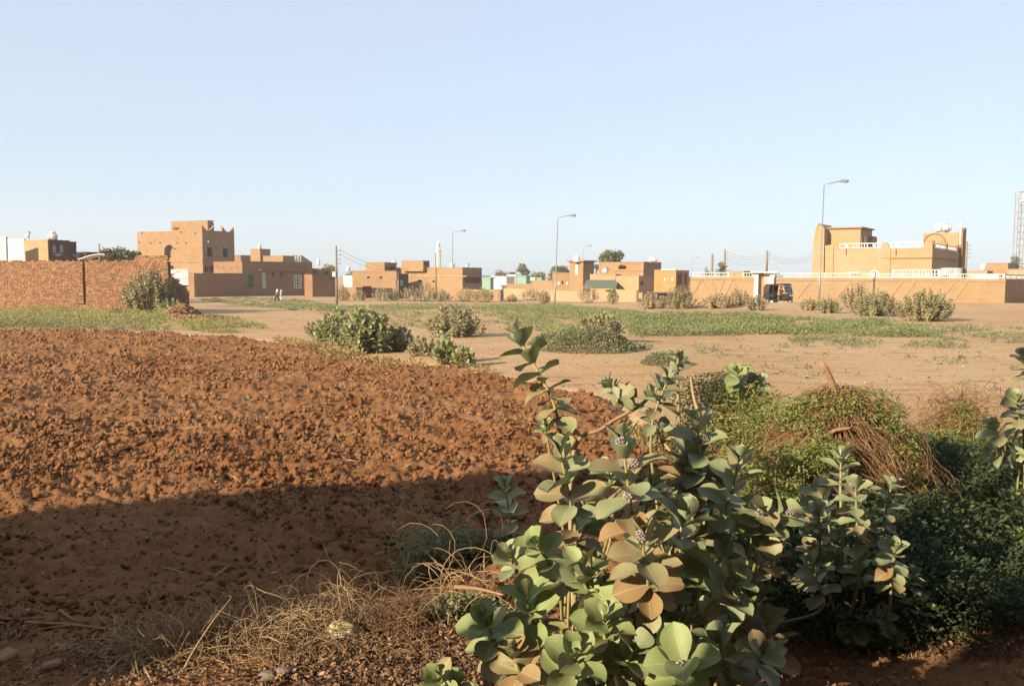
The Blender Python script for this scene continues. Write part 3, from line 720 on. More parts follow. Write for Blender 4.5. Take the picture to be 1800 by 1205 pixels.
# far white / green sheds
def shed(px0, px1, px2, Y, top, m, label, th=30, roofm=None):
    b = Block(px0, px1, px2, Y, top, th); root = empty('shed', b.center(), label, 'shed', 'far pale sheds')
    mb = MB(); b.build(mb); mb.build('wall', M[m], root)
    mb = MB(); c = (b.A+b.C)/2; mb.prism([(p+(p-c).normalized()*.3) for p in (b.A, b.B, b.C, b.D)], b.z1+.01, b.z1+.22); mb.build('roof', M[roofm or m], root); return root
shed(863, 890, 905, 210, 487, 'white', 'low white shed right of the long plain house'); shed(848, 862, 868, 205, 489, 'palegreen', 'pale green shed against the long plain house')
shed(892, 906, 912, 240, 484, 'white', 'stepped white building above the low white shed'); shed(908, 925, 932, 230, 486, 'palegreen', 'pale green shed behind the stepped white building')
shed(930, 940, 945, 235, 489, 'white', 'tiny white shed left of the middle lamp post'); shed(944, 952, 958, 220, 489, 'palegreen', 'tiny green roofed shed nearest the middle lamp post')
shed(876, 896, 906, 300, 479, 'grey', 'distant grey roofed shed on the horizon behind the green sheds')
# --- tower house and arched window house
b = Block(1001, 1025, 1044, 125, 461, 42); b2 = Block(971, 1003, 1010, 128, 480, 20)
f = b.front
h5 = house('mud_brick_house', 'brown house with square tower and white lattice strip behind the middle lamp post', [(b, (), ()), (b2, (b2.front.rect(987, 990, 494, 499),), ())], M['mud'])
mb = MB(); c = (b.A+b.C)/2; mb.prism([(p+(p-c).normalized()*.5) for p in (b.A, b.B, b.C, b.D)], b.z1+.11, b.z1+.3); mb.build('flat_roof', M['mud'], h5)
for i in range(6):
    q = f.rect(1012, 1016, 465+i*3, 467.4+i*3); panel(h5, f, *q, M['white'], 'vent_block', .02, .06)
for px in (982, 997):
    q = b2.front.rect(px-1.5, px+1.5, 495, 500); panel(h5, b2.front, *q, M['white'], 'window', .02)
tank(1014, 461, 125.5, 1.5, 1.4, 'round white tank on the square tower behind the middle lamp post')
b = Block(1052, 1131, 1162, 128, 461, 42); b2 = Block(1133, 1153, 1160, 134, 462, 42, zb=b.z1-.5)
f = b.front; ar = (*f.rect(1087, 1101, 465, 473), True, 1.6)
h6 = house('mud_brick_house', 'wide brown house with half round arch window below the big round tree', [(b, (ar,), ()), (b2, (), ())], M['mud'])
mb = MB(); mb.box(f.pt(f.len/2+1, f.z_at(1090, 474), .04), (f.len-2, .12, .2), math.atan2(f.d.y, f.d.x)); mb.build('floor_band', M['mud_orange'], h6)
tank(1148, 461, 128, 2.0, 1.2, 'white lying tank on the wide house with the arch window', lying=True)
b = Block(1037, 1082, 1090, 118, 483, 30)
house('mud_brick_house', 'low tan annex before the wide house with the arch window', [(b, (), ())], M['mud_pale'])
b = Block(1083, 1123, 1150, 112, 486, 42)
house('mud_brick_house', 'tan box shaped annex with shaded right side before the wide house', [(b, (), (b.side.rect(1126, 1131, 494, 501),))], M['mud_pale'])
b = Block(1024, 1083, 1087, 110, 495, 10)
mb = MB(); r_ = empty('canvas_canopy', b.center(), 'flat olive green canopy in the yard left of the box shaped annex', 'canopy'); mb.prism([b.A, b.B, b.C, b.D], b.z1-.9, [b.z1-.9+.05]*2+[b.z1+.2]*2); mb.build('canvas', M['olive'], r_)
mb = MB()
for p in (b.A, b.B): mb.tube([(p.x, p.y, b.z0), (p.x, p.y, b.z1-.8)], .06, 5)
mb.build('post', M['grey'], r_)
b = Block(1163, 1188, 1211, 120, 476, 42); b2 = Block(1150, 1164, 1168, 123, 475, 30)
ws = [b.front.rect(p-1.6, p+1.6, 488, 493) for p in (1168, 1181)]
h7 = house('orange_house', 'bright orange plastered house with small white windows at the left of the patterned wall', [(b, ws, (b.side.rect(1191, 1199, 479, 500), b.side.rect(1203, 1208, 480, 500))), (b2, (), ())], M['mud_orange'])
for w in ws: window(h7, b.front, *w, 'white', bars=(2, 1), fw=.1)
mb = MB(); mb.box(b.front.pt(b.front.len/2, b.z1+.2, .0), (b.front.len, .3, .18), math.atan2(b.front.d.y, b.front.d.x)); mb.build('white_coping', M['cream'], h7)
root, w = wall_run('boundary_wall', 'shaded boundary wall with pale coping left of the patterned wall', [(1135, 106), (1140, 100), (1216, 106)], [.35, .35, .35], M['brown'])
mb = MB(); a, c = w[1], w[2]; mb.prism([(a.x, a.y-.03), (c.x, c.y-.03), (c.x, c.y+.4), (a.x, a.y+.4)], .355, .5); mb.build('coping', M['cream'], root)
wall_run('boundary_wall', 'pale tan boundary wall with stepped top before the box shaped annex', [(1083, 103), (1119, 99)], .75, M['mud_pale'])

# --- patterned compound wall with white railing, right
zt = 2.25; cw = [pxw(1214, 80), pxw(1768, 76.5), pxw(1850, 92)]
root = empty('compound_wall', (cw[0].x, cw[0].y, -1), 'long pale tan compound wall with raised triangle pattern on the right', 'wall')
f = Face(cw[0], cw[1]); f2 = Face(cw[1], cw[2])
gap = (f.s_at(1326), f.s_at(1362))
for a, b_ in ((0, gap[0]), (gap[1], f.len)):
    mb = MB(); mb.prism([f.pt(a, 0)[:2], f.pt(b_, 0)[:2], f.pt(b_, 0, -.3)[:2], f.pt(a, 0, -.3)[:2]], -1.2, zt); mb.build('wall_section', M['mud_pale'], root)
mb = MB(); mb.prism([f2.pt(.0, 0)[:2], f2.pt(f2.len, 0)[:2], f2.pt(f2.len, 0, -.3)[:2], f2.pt(.305, 0, -.3)[:2]], -.8, zt-.01); mb.build('wall_section', M['mud'], root)
mb = MB(); rz = math.atan2(f.d.y, f.d.x)
for a, b_ in ((0, gap[0]), (gap[1], f.len)): mb.box(f.pt((a+b_)/2, zt-.2, .03), (b_-a, .06, .07), rz)
mb.build('trim_band', M['trim'], root)
pxs = [1214, 1250, 1272, 1302]+list(range(1402, 1768, 46))
for i in range(len(pxs)-1):
    if pxs[i] == 1302: continue
    a, b_ = f.s_at(pxs[i]), f.s_at(pxs[i+1]); mid = (a+b_)/2; zl, zh = .35, zt-.26; w_ = .16
    mb = MB(); up = i % 2 == 0
    for (s0, z0, s1, z1) in (((a, zl, mid, zh), (mid, zh, b_, zl)) if up else ((a, zh, mid, zl), (mid, zl, b_, zh))):
        d = Vector((s1-s0, z1-z0)).normalized()*w_; q = Vector((-d.y, d.x))*.5
        for o in (.045,):
            p = [f.pt(s0+q.x, z0+q.y, o), f.pt(s0-q.x, z0-q.y, o), f.pt(s1-q.x, z1-q.y, o), f.pt(s1+q.x, z1+q.y, o)]; p2 = [v-f.n*.06 for v in p]
            mb.add(p+p2, ((0, 1, 2, 3), (0, 4, 5, 1), (1, 5, 6, 2), (2, 6, 7, 3), (3, 7, 4, 0)))
    mb.build('triangle_relief', M['trim'], root)
def railing(label, fc, a0, a1, z, h, name='railing', step=2.2, bar=.22, group='white railings', thick=.035, off=-.15, solid=0):
    rt = empty(name, fc.pt(a0, z), label, 'railing', group); rz = math.atan2(fc.d.y, fc.d.x)
    for zz in (z+h, z+.08):
        mb = MB(); mb.box(fc.pt((a0+a1)/2, zz, off), (a1-a0, .07, .07), rz); mb.build('rail', M['white_bar'], rt)
    n = max(1, round((a1-a0)/step))
    for i in range(n+1):
        mb = MB(); mb.box(fc.pt(a0+(a1-a0)*i/n, z+h/2+.04, off), (.09, .09, h+.06), rz); mb.build('post', M['white_bar'], rt)
    mb = MB(); k = int((a1-a0)/bar)
    for i in range(k): mb.box(fc.pt(a0+(a1-a0)*(i+.5)/k, z+h/2+.04, off), (thick, .03, h-.1), rz)
    tag(mb.build('baluster', M['white_bar'], rt), kind='stuff'); return rt
railing('white railing on the patterned wall left of the entrance', f, .2, f.s_at(1281), zt, .42)
railing('short white railing on the patterned wall beside the entrance columns', f, f.s_at(1306), f.s_at(1324), zt, .42)
railing('long white railing along the top of the patterned wall right of the entrance', f, f.s_at(1364), f.len-.1, zt, .42)
railing('white railing round the right corner of the patterned wall', f2, .1, f2.len, zt-.01, .42)
# entrance with white columns
en = empty('entrance_porch', f.pt((gap[0]+gap[1])/2, 0), 'small entrance with two white columns and pink metal door behind the rickshaw', 'entrance')
for px in (1329, 1356):
    a = f.s_at(px); mb = MB(); mb.box(f.pt(a, 1.15, .1), (.34, .36, 3.0), rz); mb.build('column', M['white'], en)
mb = MB(); mb.box(f.pt(f.s_at(1342.5), 2.75, .15), (2.3, .9, .14), rz); mb.build('canopy', M['white'], en)
a0, a1 = f.s_at(1332), f.s_at(1343); mb = MB(); mb.box(f.pt((a0+a1)/2, 1.05, -.2), (a1-a0, .2, 3.2), rz); mb.build('side_wall', M['mud_pale'], en)
a0, a1 = f.s_at(1343.3), f.s_at(1354); panel(en, f, a0, a1, -.3, 2.6, M['pink'], 'door', -.1, .06, 3)
b = Block(1282, 1307, 1343, 84, 478, 40)
house('mud_brick_house', 'small flat roofed gatehouse rising behind the patterned wall', [(b, (b.front.rect(1290, 1292, 481, 483),), ())], M['mud_pale'])

# --- big terrace house on the right
Y = 92; th = 36
b0 = Block(1429, 1637, 1686, Y, 428, th)
f = b0.front; s_ = b0.side; zr = f.z_at(1500, 437); 
b0.z1 = zr
ar = (*f.rect(1527, 1546.5, 475.5, 500), True, .25); ar2 = (*f.rect(1565, 1573, 480, 500), False, .25)
h8 = house('terrace_house', 'big tan two storey house with white roof terrace railings on the right', [(b0, (ar, ar2), ())], M['mud_pale'], coping=False)
rz = math.atan2(f.d.y, f.d.x); rzs = math.atan2(s_.d.y, s_.d.x)
# left tower
def wedge(fc, pts, t0, t1, name, m, parent):
    mb = MB(); k = len(pts); fr = [fc.pt(a, z, t0) for a, z in pts]; bk = [fc.pt(a, z, t1) for a, z in pts]
    mb.add(fr+bk, [tuple(range(k)), tuple(range(k, 2*k))[::-1]]+[(i, k+i, k+(i+1) % k, (i+1) % k) for i in range(k)]); return mb.build(name, m, parent)
S_ = f.s_at; Zf = f.z_at
a0, a1 = S_(1429), S_(1447.5)
tw = [(a0-.15, b0.z0), (a1+.1, b0.z0), (a1, Zf(1447, 402)), (a1-.25, Zf(1445, 397)), (a1-.7, Zf(1440, 394)), ((a0+a1)/2, Zf(1437, 393.5)), (a0+.5, Zf(1434, 395)), (a0+.22, Zf(1431, 399)), (a0+.10, Zf(1429, 410)), (a0-.02, Zf(1428, 440))]
wedge(f, tw, .25, -4.5, 'corner_tower', M['mud_pale'], h8)
a2 = S_(1512)
yd = f.pt(f.s_at(1510), 0).y
up = Block(1447, 1510, 1530, yd+1.2, 401, th, zb=b0.z1-.5)
mb = MB(); up.build(mb, (), (up.side.rect(1513, 1517, 414, 428), up.side.rect(1519, 1524, 414, 428))); mb.build('upper_room', M['mud_pale'], h8)
for q in (up.side.rect(1513, 1517, 414, 428), up.side.rect(1519, 1524, 414, 428)): panel(h8, up.side, *q, M['cream'], 'shutter', -.12)
mb = MB(); c = (up.A+up.C)/2; mb.prism([(p+(p-c).normalized()*.35) for p in (up.A, up.B, up.C, up.D)], up.z1+.004, up.z1+.16); mb.build('roof_slab', M['mud'], h8)
up2 = Block(1512, 1531, 1539, yd+4, 415, th, zb=b0.z1-.5); mb = MB(); up2.build(mb); mb.build('stair_room', M['mud'], h8)
# terrace parapet shoulders
for pts in ([(1547, 437), (1547, 428), (1549, 426.3), (1556, 426.3), (1558, 429), (1561, 433), (1564, 436.5), (1564, 438)],
            [(1614, 438), (1619, 435), (1623, 430), (1628, 427), (1637, 426.6), (1637, 438)],
            [(1447, 438), (1447, 432), (1458, 430), (1466, 431), (1471, 433), (1475, 437), (1476, 438)]):
    wedge(f, [(S_(px), max(Zf(px, py), b0.z1-.05)) for px, py in pts][::-1][::-1], .06, -.3, 'parapet_shoulder', M['mud_pale'], h8)
# pilaster projecting bay on right half of the front
mb = MB(); a0, a1 = S_(1547), f.len
z_hi = b0.z1-.04
def frame_bay(a, b_, out, z0, z1):
    mb.prism([f.pt(a, 0, out)[:2], f.pt(b_, 0, out)[:2], f.pt(b_, 0, .004)[:2], f.pt(a, 0, .004)[:2]], z0, z1)
frame_bay(S_(1548), S_(1564), .10, b0.z0, z_hi); mb.build('pilaster', M['mud_pale'], h8)
mb = MB(); z = Zf(1600, 453); mb.box(f.pt((S_(1548)+f.len)/2, z, .10), (f.len-S_(1548), .1, .1), rz); mb.box(s_.pt(s_.len/2, z, .05), (s_.len, .1, .1), rzs); mb.build('string_course', M['mud'], h8)
mb = MB(); mb.box(f.pt(S_(1460), Zf(1460, 470), .06), (.5, .12, 5), rz); mb.build('pilaster', M['mud_pale'], h8)
for px in (1486, 1573.5):
    mb = MB(); mb.box(f.pt(S_(px), Zf(px, 443.5), .05), (.06, .08, .7), rz); mb.build('rain_spout', M['brown'], h8)
a0, a1 = S_(1490.5), S_(1513); panel(h8, f, a0, a1, Zf(1500, 480), Zf(1500, 478.3), M['white'], 'lintel', .2, .5)
# arched fan window
q = ar; mb = MB(); cx = (q[0]+q[1])/2; r_ = (q[1]-q[0])/2-.05; sp = q[3]-r_-.02
mb.tube([f.pt(cx-r_*math.cos(t), sp+r_*math.sin(t), -.03) for t in np.linspace(0, math.pi, 14)], .09, 5)
for t in np.linspace(0, math.pi, 7)[1:-1]: mb.tube([f.pt(cx, sp, -.03), f.pt(cx-r_*math.cos(t), sp+r_*math.sin(t), -.03)], .045, 5)
for xx in (-r_, -r_*.35, r_*.35, r_): mb.tube([f.pt(cx+xx, sp, -.03), f.pt(cx+xx, q[2], -.03)], .06, 5)
mb.tube([f.pt(cx-r_, sp, -.03), f.pt(cx+r_, sp, -.03)], .08, 5); wnd = mb.build('fan_window', M['white'], h8)
mb = MB(); mb.box(f.pt(cx, (q[2]+q[3])/2, -.15), (q[1]-q[0]-.04, .02, q[3]-q[2]), rz); mb.build('pane', M['grey'], wnd)
q = ar2; window(h8, f, q[0], q[1], q[2], q[3], 'white', bars=(2, 4))
# right rear tower and fin
rt_ = Block(1620, 1682, 1690, s_.pt(s_.len, 0).y-.6, 408.5, th, zb=b0.z1-.5)
mb = MB(); rt_.build(mb); mb.build('rear_tower', M['mud_pale'], h8)
q = rt_.front; ap = [q.pt(q.s_at(1640)+1.25*math.cos(t), q.z_at(1640, 428)+1.25*math.sin(t), .05) for t in np.linspace(.1, math.pi-.1, 9)]
mb = MB(); mb.tube(ap, .1, 4); mb.build('arch_moulding', M['mud'], h8)
mb = MB(); p = s_.pt(s_.len, 0); zfin = ztop(1684, 400, p.y); mb.prism([s_.pt(s_.len-.9, 0, .35)[:2], s_.pt(s_.len+.5, 0, .5)[:2], s_.pt(s_.len+.5, 0, -.1)[:2], s_.pt(s_.len-.9, 0, -.1)[:2]], b0.z0, [zfin-.5, zfin, zfin, zfin-.4]); mb.build('side_fin', M['mud_red'], h8)
for a in (.9, s_.len*.5, s_.len*.95-.9):
    mb = MB(); mb.box(s_.pt(a, b0.z1+.4, -.15), (.4, .3, .8), rzs); mb.build('parapet_pier', M['mud_red'], h8)
def ornate(label, fc, px0, px1, hgt, off=-.1):
    a0, a1 = fc.s_at(px0), fc.s_at(px1); z = b0.z1; rzq = math.atan2(fc.d.y, fc.d.x)
    rt = empty('terrace_railing', fc.pt(a0, z), label, 'railing', 'terrace railings')
    for zz in (z+hgt, z+.1): mb = MB(); mb.box(fc.pt((a0+a1)/2, zz, off), (a1-a0, .08, .08), rzq); mb.build('rail', M['white_bar'], rt)
    n = max(2, round((a1-a0)/1.5)); st = (a1-a0)/n
    mb = MB()
    for i in range(n+1): mb.box(fc.pt(a0+st*i, z+hgt/2, off), (.07, .07, hgt), rzq)
    for i in range(n):
        if i % 2: 
            for k in range(1, 5): mb.box(fc.pt(a0+st*(i+k/5), z+hgt/2, off), (.06, .05, hgt-.1), rzq)
    mb.build('baluster', M['white_bar'], rt)
    for i in range(0, n, 2):
        mb = MB(); c = a0+st*(i+.5); r_ = hgt*.30
        hp = [(c, z+hgt*.16), (c+r_*1.1, z+hgt*.55), (c+r_*.9, z+hgt*.8), (c+r_*.45, z+hgt*.84), (c, z+hgt*.68), (c-r_*.45, z+hgt*.84), (c-r_*.9, z+hgt*.8), (c-r_*1.1, z+hgt*.55)]
        fr = [fc.pt(a, q, off+.05) for a, q in hp]; bk = [fc.pt(a, q, off) for a, q in hp]; k = len(hp)
        mb.add(fr+bk, [(0, 1, 2, 3, 4), (0, 4, 5, 6, 7)]+[(i_, k+i_, k+(i_+1) % k, (i_+1) % k) for i_ in range(k)]); mb.build('fan_ornament', M['white_bar'], rt)
hg = Zf(1500, 428)-Zf(1500, 437)
ornate('white ornate railing on the left half of the terrace roof', f, 1474, 1547, hg); ornate('white ornate railing on the right half of the terrace roof', f, 1563, 1620, hg+.1)
ornate('white ornate railing on the shaded side of the terrace roof', s_, 1641, 1679, hg-.05)
tank(1657.5, 407.5, Y+7, 2.7, 1.5, 'white banded tank on top of the right terrace house tower', lying=True)
p = P(1689, 400, Y+11); mb = MB(); mb.tube([(p.x, p.y, p.z-2), (p.x, p.y, p.z+.6)], .1, 6); mb.build('white_pipe', M['white'], h8)
# curved porch balustrade at right foot of the house
f3 = Face(pxw(1565, 86), pxw(1652, 82)); rtp = railing('white porch railing with a curved end at the foot of the terrace house', f3, .2, f3.len-.1, 2.35, .75, 'porch_railing', 3, .3, thick=.09)
cc = Vector((pxw(1670, 84).x, 84, 0)); mb = MB()
for i in range(22):
    t = math.pi+i/21*math.pi*1.0; p = cc+Vector((1.05*math.cos(t)*1.0, 1.05*math.sin(t), 0)); mb.box((p.x, p.y, 2.75), (.09, .09, .95), t)
mb.build('curved_balustrade', M['white_bar'], rtp)
mb = MB(); mb.tube([cc+Vector((1.05*math.cos(t), 1.05*math.sin(t), 3.22)) for t in np.linspace(math.pi, 2*math.pi, 14)], .07, 5); mb.build('curved_rail', M['white_bar'], rtp)
mb = MB(); mb.prism([f3.pt(0, 0, -.4)[:2], pxw(1690, 83)[:2], pxw(1690, 86)[:2], f3.pt(0, 0, -2)[:2]], -.5, 2.3); mb.build('porch_base', M['mud_pale'], rtp)
# --- far right low houses
b = Block(1688, 1735, 1745, 125, 477, 40); house('mud_brick_house', 'low tan house right of the terrace house beside the dark utility pole', [(b, (), ())], M['mud_pale'])
b = Block(1733, 1771, 1790, 145, 463, 42); house('mud_brick_house', 'tan flat house left of the lattice mast', [(b, (), ())], M['mud'])
b = Block(1770, 1840, 1900, 105, 474, 45); house('mud_brick_house', 'pale flat house below the lattice mast at the right edge', [(b, (), ())], M['mud_pale'])
tank(1728, 475, 150, 1.4, 1.6, 'round white tank on legs right of the terrace house')
b = Block(1706, 1755, 1762, 95, 483, 40); house('cream_house', 'low white topped shed behind the right end of the patterned wall', [(b, (), ())], M['cream'], 'shed')

# --- houses behind the left brick wall
b = Block(44, 86, 124, 85, 421, 30); ww = [(*b.side.rect(p-3, p+3, 430, 444), True) for p in (94, 107)]
h9 = house('plastered_house', 'tan house with dark side wall and white arched windows behind the brick wall', [(b, (), ())], M['mud_pale'], coping=False)
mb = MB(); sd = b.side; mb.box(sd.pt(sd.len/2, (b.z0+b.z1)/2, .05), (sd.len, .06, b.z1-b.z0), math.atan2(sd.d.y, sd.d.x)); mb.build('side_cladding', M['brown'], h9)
def arch_panel(fc, px, pw, py0, py1, m, parent, name='window', Yo=.12):
    a0, a1, z0, z1 = fc.rect(px-pw, px+pw, py0, py1); r_ = (a1-a0)/2; c = (a0+a1)/2
    pts = [(a0, z0), (a1, z0)]+[(c+r_*math.cos(t), z1-r_+r_*math.sin(t)) for t in np.linspace(0, math.pi, 7)]
    return wedge(fc, pts, Yo, .0, name, m, parent)
for p in (94.5, 107): arch_panel(sd, p, 2.8, 430, 444, M['grey'], h9)
q = sd.rect(91, 110, 444, 451); c = (q[0]+q[1])/2; wedge(sd, [(q[0], (q[2]+q[3])/2), (c, q[2]), (q[1], (q[2]+q[3])/2), (c, q[3])], .12, .0, 'diamond_ornament', M['grey'], h9)
b2 = Block(112, 123, 136, 92, 426, 35); b3 = Block(130, 150, 190, 98, 444, 35)
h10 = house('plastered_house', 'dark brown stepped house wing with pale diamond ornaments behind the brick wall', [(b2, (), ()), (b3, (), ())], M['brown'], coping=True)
for p in (119, 150.5): arch_panel(Block(112, 186, 190, 90, 436, 12).front, p, 2.6, 434 if p < 130 else 445, 452, M['grey'], h10)
q = Block(112, 186, 190, 90, 436, 12).front; qq = q.rect(129, 144, 444, 453); c = (qq[0]+qq[1])/2; wedge(q, [(qq[0], (qq[2]+qq[3])/2), (c, qq[2]), (qq[1], (qq[2]+qq[3])/2), (c, qq[3])], .12, .0, 'diamond_ornament', M['grey'], h10)
mb = MB(); mb.prism([q.pt(2, 0)[:2], q.pt(q.len-1, 0)[:2], q.pt(q.len-1, 0, -.5)[:2], q.pt(2, 0, -.5)[:2]], 0, q.z_at(150, 444)); mb.build('wall', M['brown'], h10)
b = Block(14, 44, 48, 88, 420, 10); house('white_house', 'white walled house behind the brick wall near the left edge', [(b, (), ())], M['white'], coping=False)
b = Block(-30, 13, 16, 84, 418, 8); house('plastered_house', 'grey plastered house cut by the left edge of the picture', [(b, (), ())], M['cream'])
tank(93, 421.5, 88, 1.3, 1.15, 'white tank on the tan house behind the brick wall', lying=True, z=None); dish(51, 421, 90, 'tiny satellite dish on the tan house behind the brick wall')
p = pxw(163, 62); rt = empty('canopy_roof', (p.x, p.y, 0), 'pale curved canopy just above the brick wall', 'canopy'); mb = MB()
cc = P(167, 456, 62); n = 10; top = [(cc.x+(-1.2+1.9*i/n), cc.z+.42*math.sin(math.pi*.55*i/n+.1)) for i in range(n+1)]
for i in range(n):
    (x0, z0), (x1, z1) = top[i], top[i+1]; mb.add([(x0, 62, z0), (x1, 62, z1), (x1, 63.5, z1), (x0, 63.5, z0), (x0, 62, z0-.06), (x1, 62, z1-.06), (x1, 63.5, z1-.06), (x0, 63.5, z0-.06)], ((0, 1, 2, 3), (4, 7, 6, 5), (0, 4, 5, 1), (2, 6, 7, 3)))
mb.build('roof_sheet', M['white'], rt); mb = MB()
for x_ in (top[1][0], top[-1][0]-.03): mb.tube([(x_, 62.7, 0), (x_, 62.7, cc.z+.05)], .04, 5)
mb.build('post', M['galv'], rt)

# ------------------------------------------------------------ minaret and mast
p = pxw(770.5, 330); zt = ztop(770, 425, 330); zb = -1.5; H = zt-zb
mr = empty('minaret', (p.x, p.y, zb), 'slender white minaret with balcony and pointed top behind the long plain house', 'minaret')
u = 1500/330.
def zz(py): return ztop(770, py, 330)-zb
mb = MB(); mb.lathe((0, 0, 0), [(.95, 0), (.95, zz(444))], 8); mb.build('shaft', M['white'], mr, False, True)
mb = MB(); mb.lathe((0, 0, zz(441.5)), [(.9, -.4), (1.1, 0), (1.1, .5), (.75, .5)], 8); mb.build('balcony', M['cream'], mr, False, True)
mb = MB(); mb.lathe((0, 0, zz(441)), [(.72, 0), (.72, zz(432)-zz(441))], 8); mb.build('upper_shaft', M['white'], mr, False, True)
mb = MB(); mb.lathe((0, 0, zz(432)), [(.8, 0), (.78, .5), (.5, 1.1), (.15, 1.5), (.06, 1.9)], 10); mb.build('dome', M['white'], mr, True, True)
mb = MB(); mb.tube([(0, 0, zz(428)), (0, 0, zz(418))], [.09, .05], 5); mb.build('finial', M['white'], mr, False, True)

def lattice_mast(px, py0, py1, wpx, Y):
    b_ = pxw(px, Y); z0 = -1; z1 = ztop(px, py0, Y); w0 = wpx/FPX*Y
    rt = empty('lattice_mast', (b_.x, b_.y, z0), 'tall red and white lattice radio mast at the right edge', 'radio mast'); H = z1-z0
    cs = [Vector((x_*w0/2, y_*w0/2, 0)) for x_, y_ in ((-1, -1), (1, -1), (1, 1), (-1, 1))]
    for c in cs: mb = MB(); mb.tube([c, c+Vector((0, 0, H))], .11, 4); mb.build('leg', M['rust'], rt, False, True)
    n = int(H/(w0*1.0)); mb = MB()
    for i in range(n):
        za, zb_ = H*i/n, H*(i+1)/n
        for k in range(4):
            a, c = cs[k], cs[(k+1) % 4]; mb.tube([a+Vector((0, 0, zb_)), c+Vector((0, 0, zb_))], .055, 3, False)
            mb.tube([(a if i % 2 else c)+Vector((0, 0, za)), (c if i % 2 else a)+Vector((0, 0, zb_))], .05, 3, False)
    mb.build('bracing', M['rust'], rt, False, True)
    mb = MB(); mb.lathe((0, -w0/2-.3, H-2.6), [(.1, 0), (.5, .2), (.5, .5), (.1, .6)], 10); mb.build('antenna_dish', M['white'], rt, True, True)
    mb = MB(); mb.box((.2, -w0/2-.2, H-1.4), (.6, .4, 1.6)); mb.build('antenna_panel', M['white'], rt, False, True)
lattice_mast(1787, 337, 465, 11, 215)

# ------------------------------------------------------------ lamps, poles and wires
def lamp_post(px, py_top, py_base, Y, label, lean=0, H=None):
    b_ = pxw(px, Y, py=py_base); zb = float(base_h(b_.x, Y)); z1 = ztop(px, py_top, Y); H = z1-zb
    rt = empty('street_lamp', (b_.x, b_.y, zb), label, 'street lamp', 'street lamps'); rt.rotation_euler.y = R(lean)
    mb = MB(); mb.tube([(0, 0, 0), (0, 0, H*.32), (0, 0, H*.321), (0, 0, H)], [.095, .085, .065, .05], 8); mb.build('pole', M['galv'], rt, True, True)
    mb = MB(); mb.tube([(0, 0, H-.02), (.3, 0, H+.1), (1.25, 0, H+.32)], .035, 6); mb.build('arm', M['galv'], rt, True, True)
    mb = MB(); c = Vector((1.6, 0, H+.36)); sh = [(-.42, .07, .06), (-.25, .12, .11), (.1, .16, .14), (.35, .15, .11), (.45, .08, .05)]
    vs = []; k = 8
    for x_, wy, hz_ in sh:
        for j in range(k):
            a = 2*math.pi*j/k; vs.append(c+Vector((x_, wy*math.cos(a), hz_*math.sin(a))))
    mb.add(vs, [(i*k+j, i*k+(j+1) % k, (i+1)*k+(j+1) % k, (i+1)*k+j) for i in range(len(sh)-1) for j in range(k)]+[tuple(range(k))[::-1], tuple((len(sh)-1)*k+j for j in range(k))])
    hd = mb.build('lamp_head', M['galv'], rt, True, True)
    mb = MB(); mb.blob(c+Vector((.12, 0, -.11)), (.27, .13, .09), 1, 0, 1); mb.build('lamp_cover', M['lampglass'], hd, True, True)
    return rt
lamp_post(1439, 325, 533, 72, 'tallest street lamp standing before the terrace house and patterned wall', .7)
lamp_post(975, 383, 533, 97, 'grey street lamp standing in the green weeds at the middle', 1.6)
lamp_post(794.5, 409, 517, 131, 'street lamp right of the minaret in front of the long plain house', .6)
lamp_post(1024, 434, 507, 200, 'faint far street lamp beside the square tower')
lamp_post(1216, 454, 500, 270, 'faint far street lamp above the left end of the patterned wall')
lamp_post(1365, 464, 492, 330, 'smallest far street lamp peeping over the patterned wall behind the rickshaw')
def pole(px, py_top, Y, label, m='timber', r=.14, arms=0, box=False):
    b_ = pxw(px, Y); zb = float(base_h(b_.x, Y))-.1; z1 = ztop(px, py_top, Y); H = z1-zb
    rt = empty('utility_pole', (b_.x, b_.y, zb), label, 'utility pole', 'utility poles')
    mb = MB(); mb.tube([(0, 0, 0), (0, 0, H)], [r*1.25, r*.8], 7); mb.build('shaft', M[m], rt, True, True)
    for i in range(arms):
        mb = MB(); z = H-.5-.45*i; mb.tube([(.05, 0, z), (.38, 0, z)], .03, 5); mb.lathe((.38, 0, z-.02), [(.05, 0), (.07, .06), (.05, .14), (.03, .18)], 7); mb.build('insulator', M['grey'], rt, False, True)
    if box: mb = MB(); mb.box((-.22, -.05, H-2.9), (.32, .3, .5)); mb.build('lamp_box', M['white'], rt, False, True)
    return Vector((b_.x, Y, z1))
W1 = pole(591.5, 432, 88, 'thick pale utility pole beside the dark low house', r=.12, arms=4, box=True)
pole(521.5, 448, 150, 'thin pole with white box behind the low house with the green door', r=.16, arms=2, box=True)
pole(766, 444, 120, 'thin timber pole directly left of the minaret', r=.12, arms=5)
pole(176, 428, 70, 'thin pole above the curved canopy behind the brick wall', r=.07, arms=1)
pole(12.5, 414, 75, 'thin white pole behind the brick wall at the left edge', m='white', r=.07)
W2 = pole(1251, 446, 150, 'timber pole left of the date palm', r=.22, arms=4)
W3 = pole(1273, 438, 138, 'timber pole in front of the date palm with dark insulators', r=.2, arms=5)
W4 = pole(1347, 440, 145, 'timber pole rising above the patterned wall entrance', r=.2, arms=5)
pole(1697, 424, 100, 'dark topped utility pole right of the terrace house', m='timber', r=.13, arms=4)
def wires(label, a, b_, n, sag, dz=.45, r=.018):
    mb = MB()
    for i in range(n):
        pts = [a.lerp(b_, t)+Vector((.38, 0, -.4-dz*i-sag*4*t*(1-t))) for t in np.linspace(0, 1, 13)]; mb.tube(pts, r, 3, False)
    o = mb.build('overhead_wires', M['grey']); tag(o, label, 'wires', 'overhead wires')
wires('sagging wires strung between the two poles above the patterned wall', W3, W4, 4, .8)
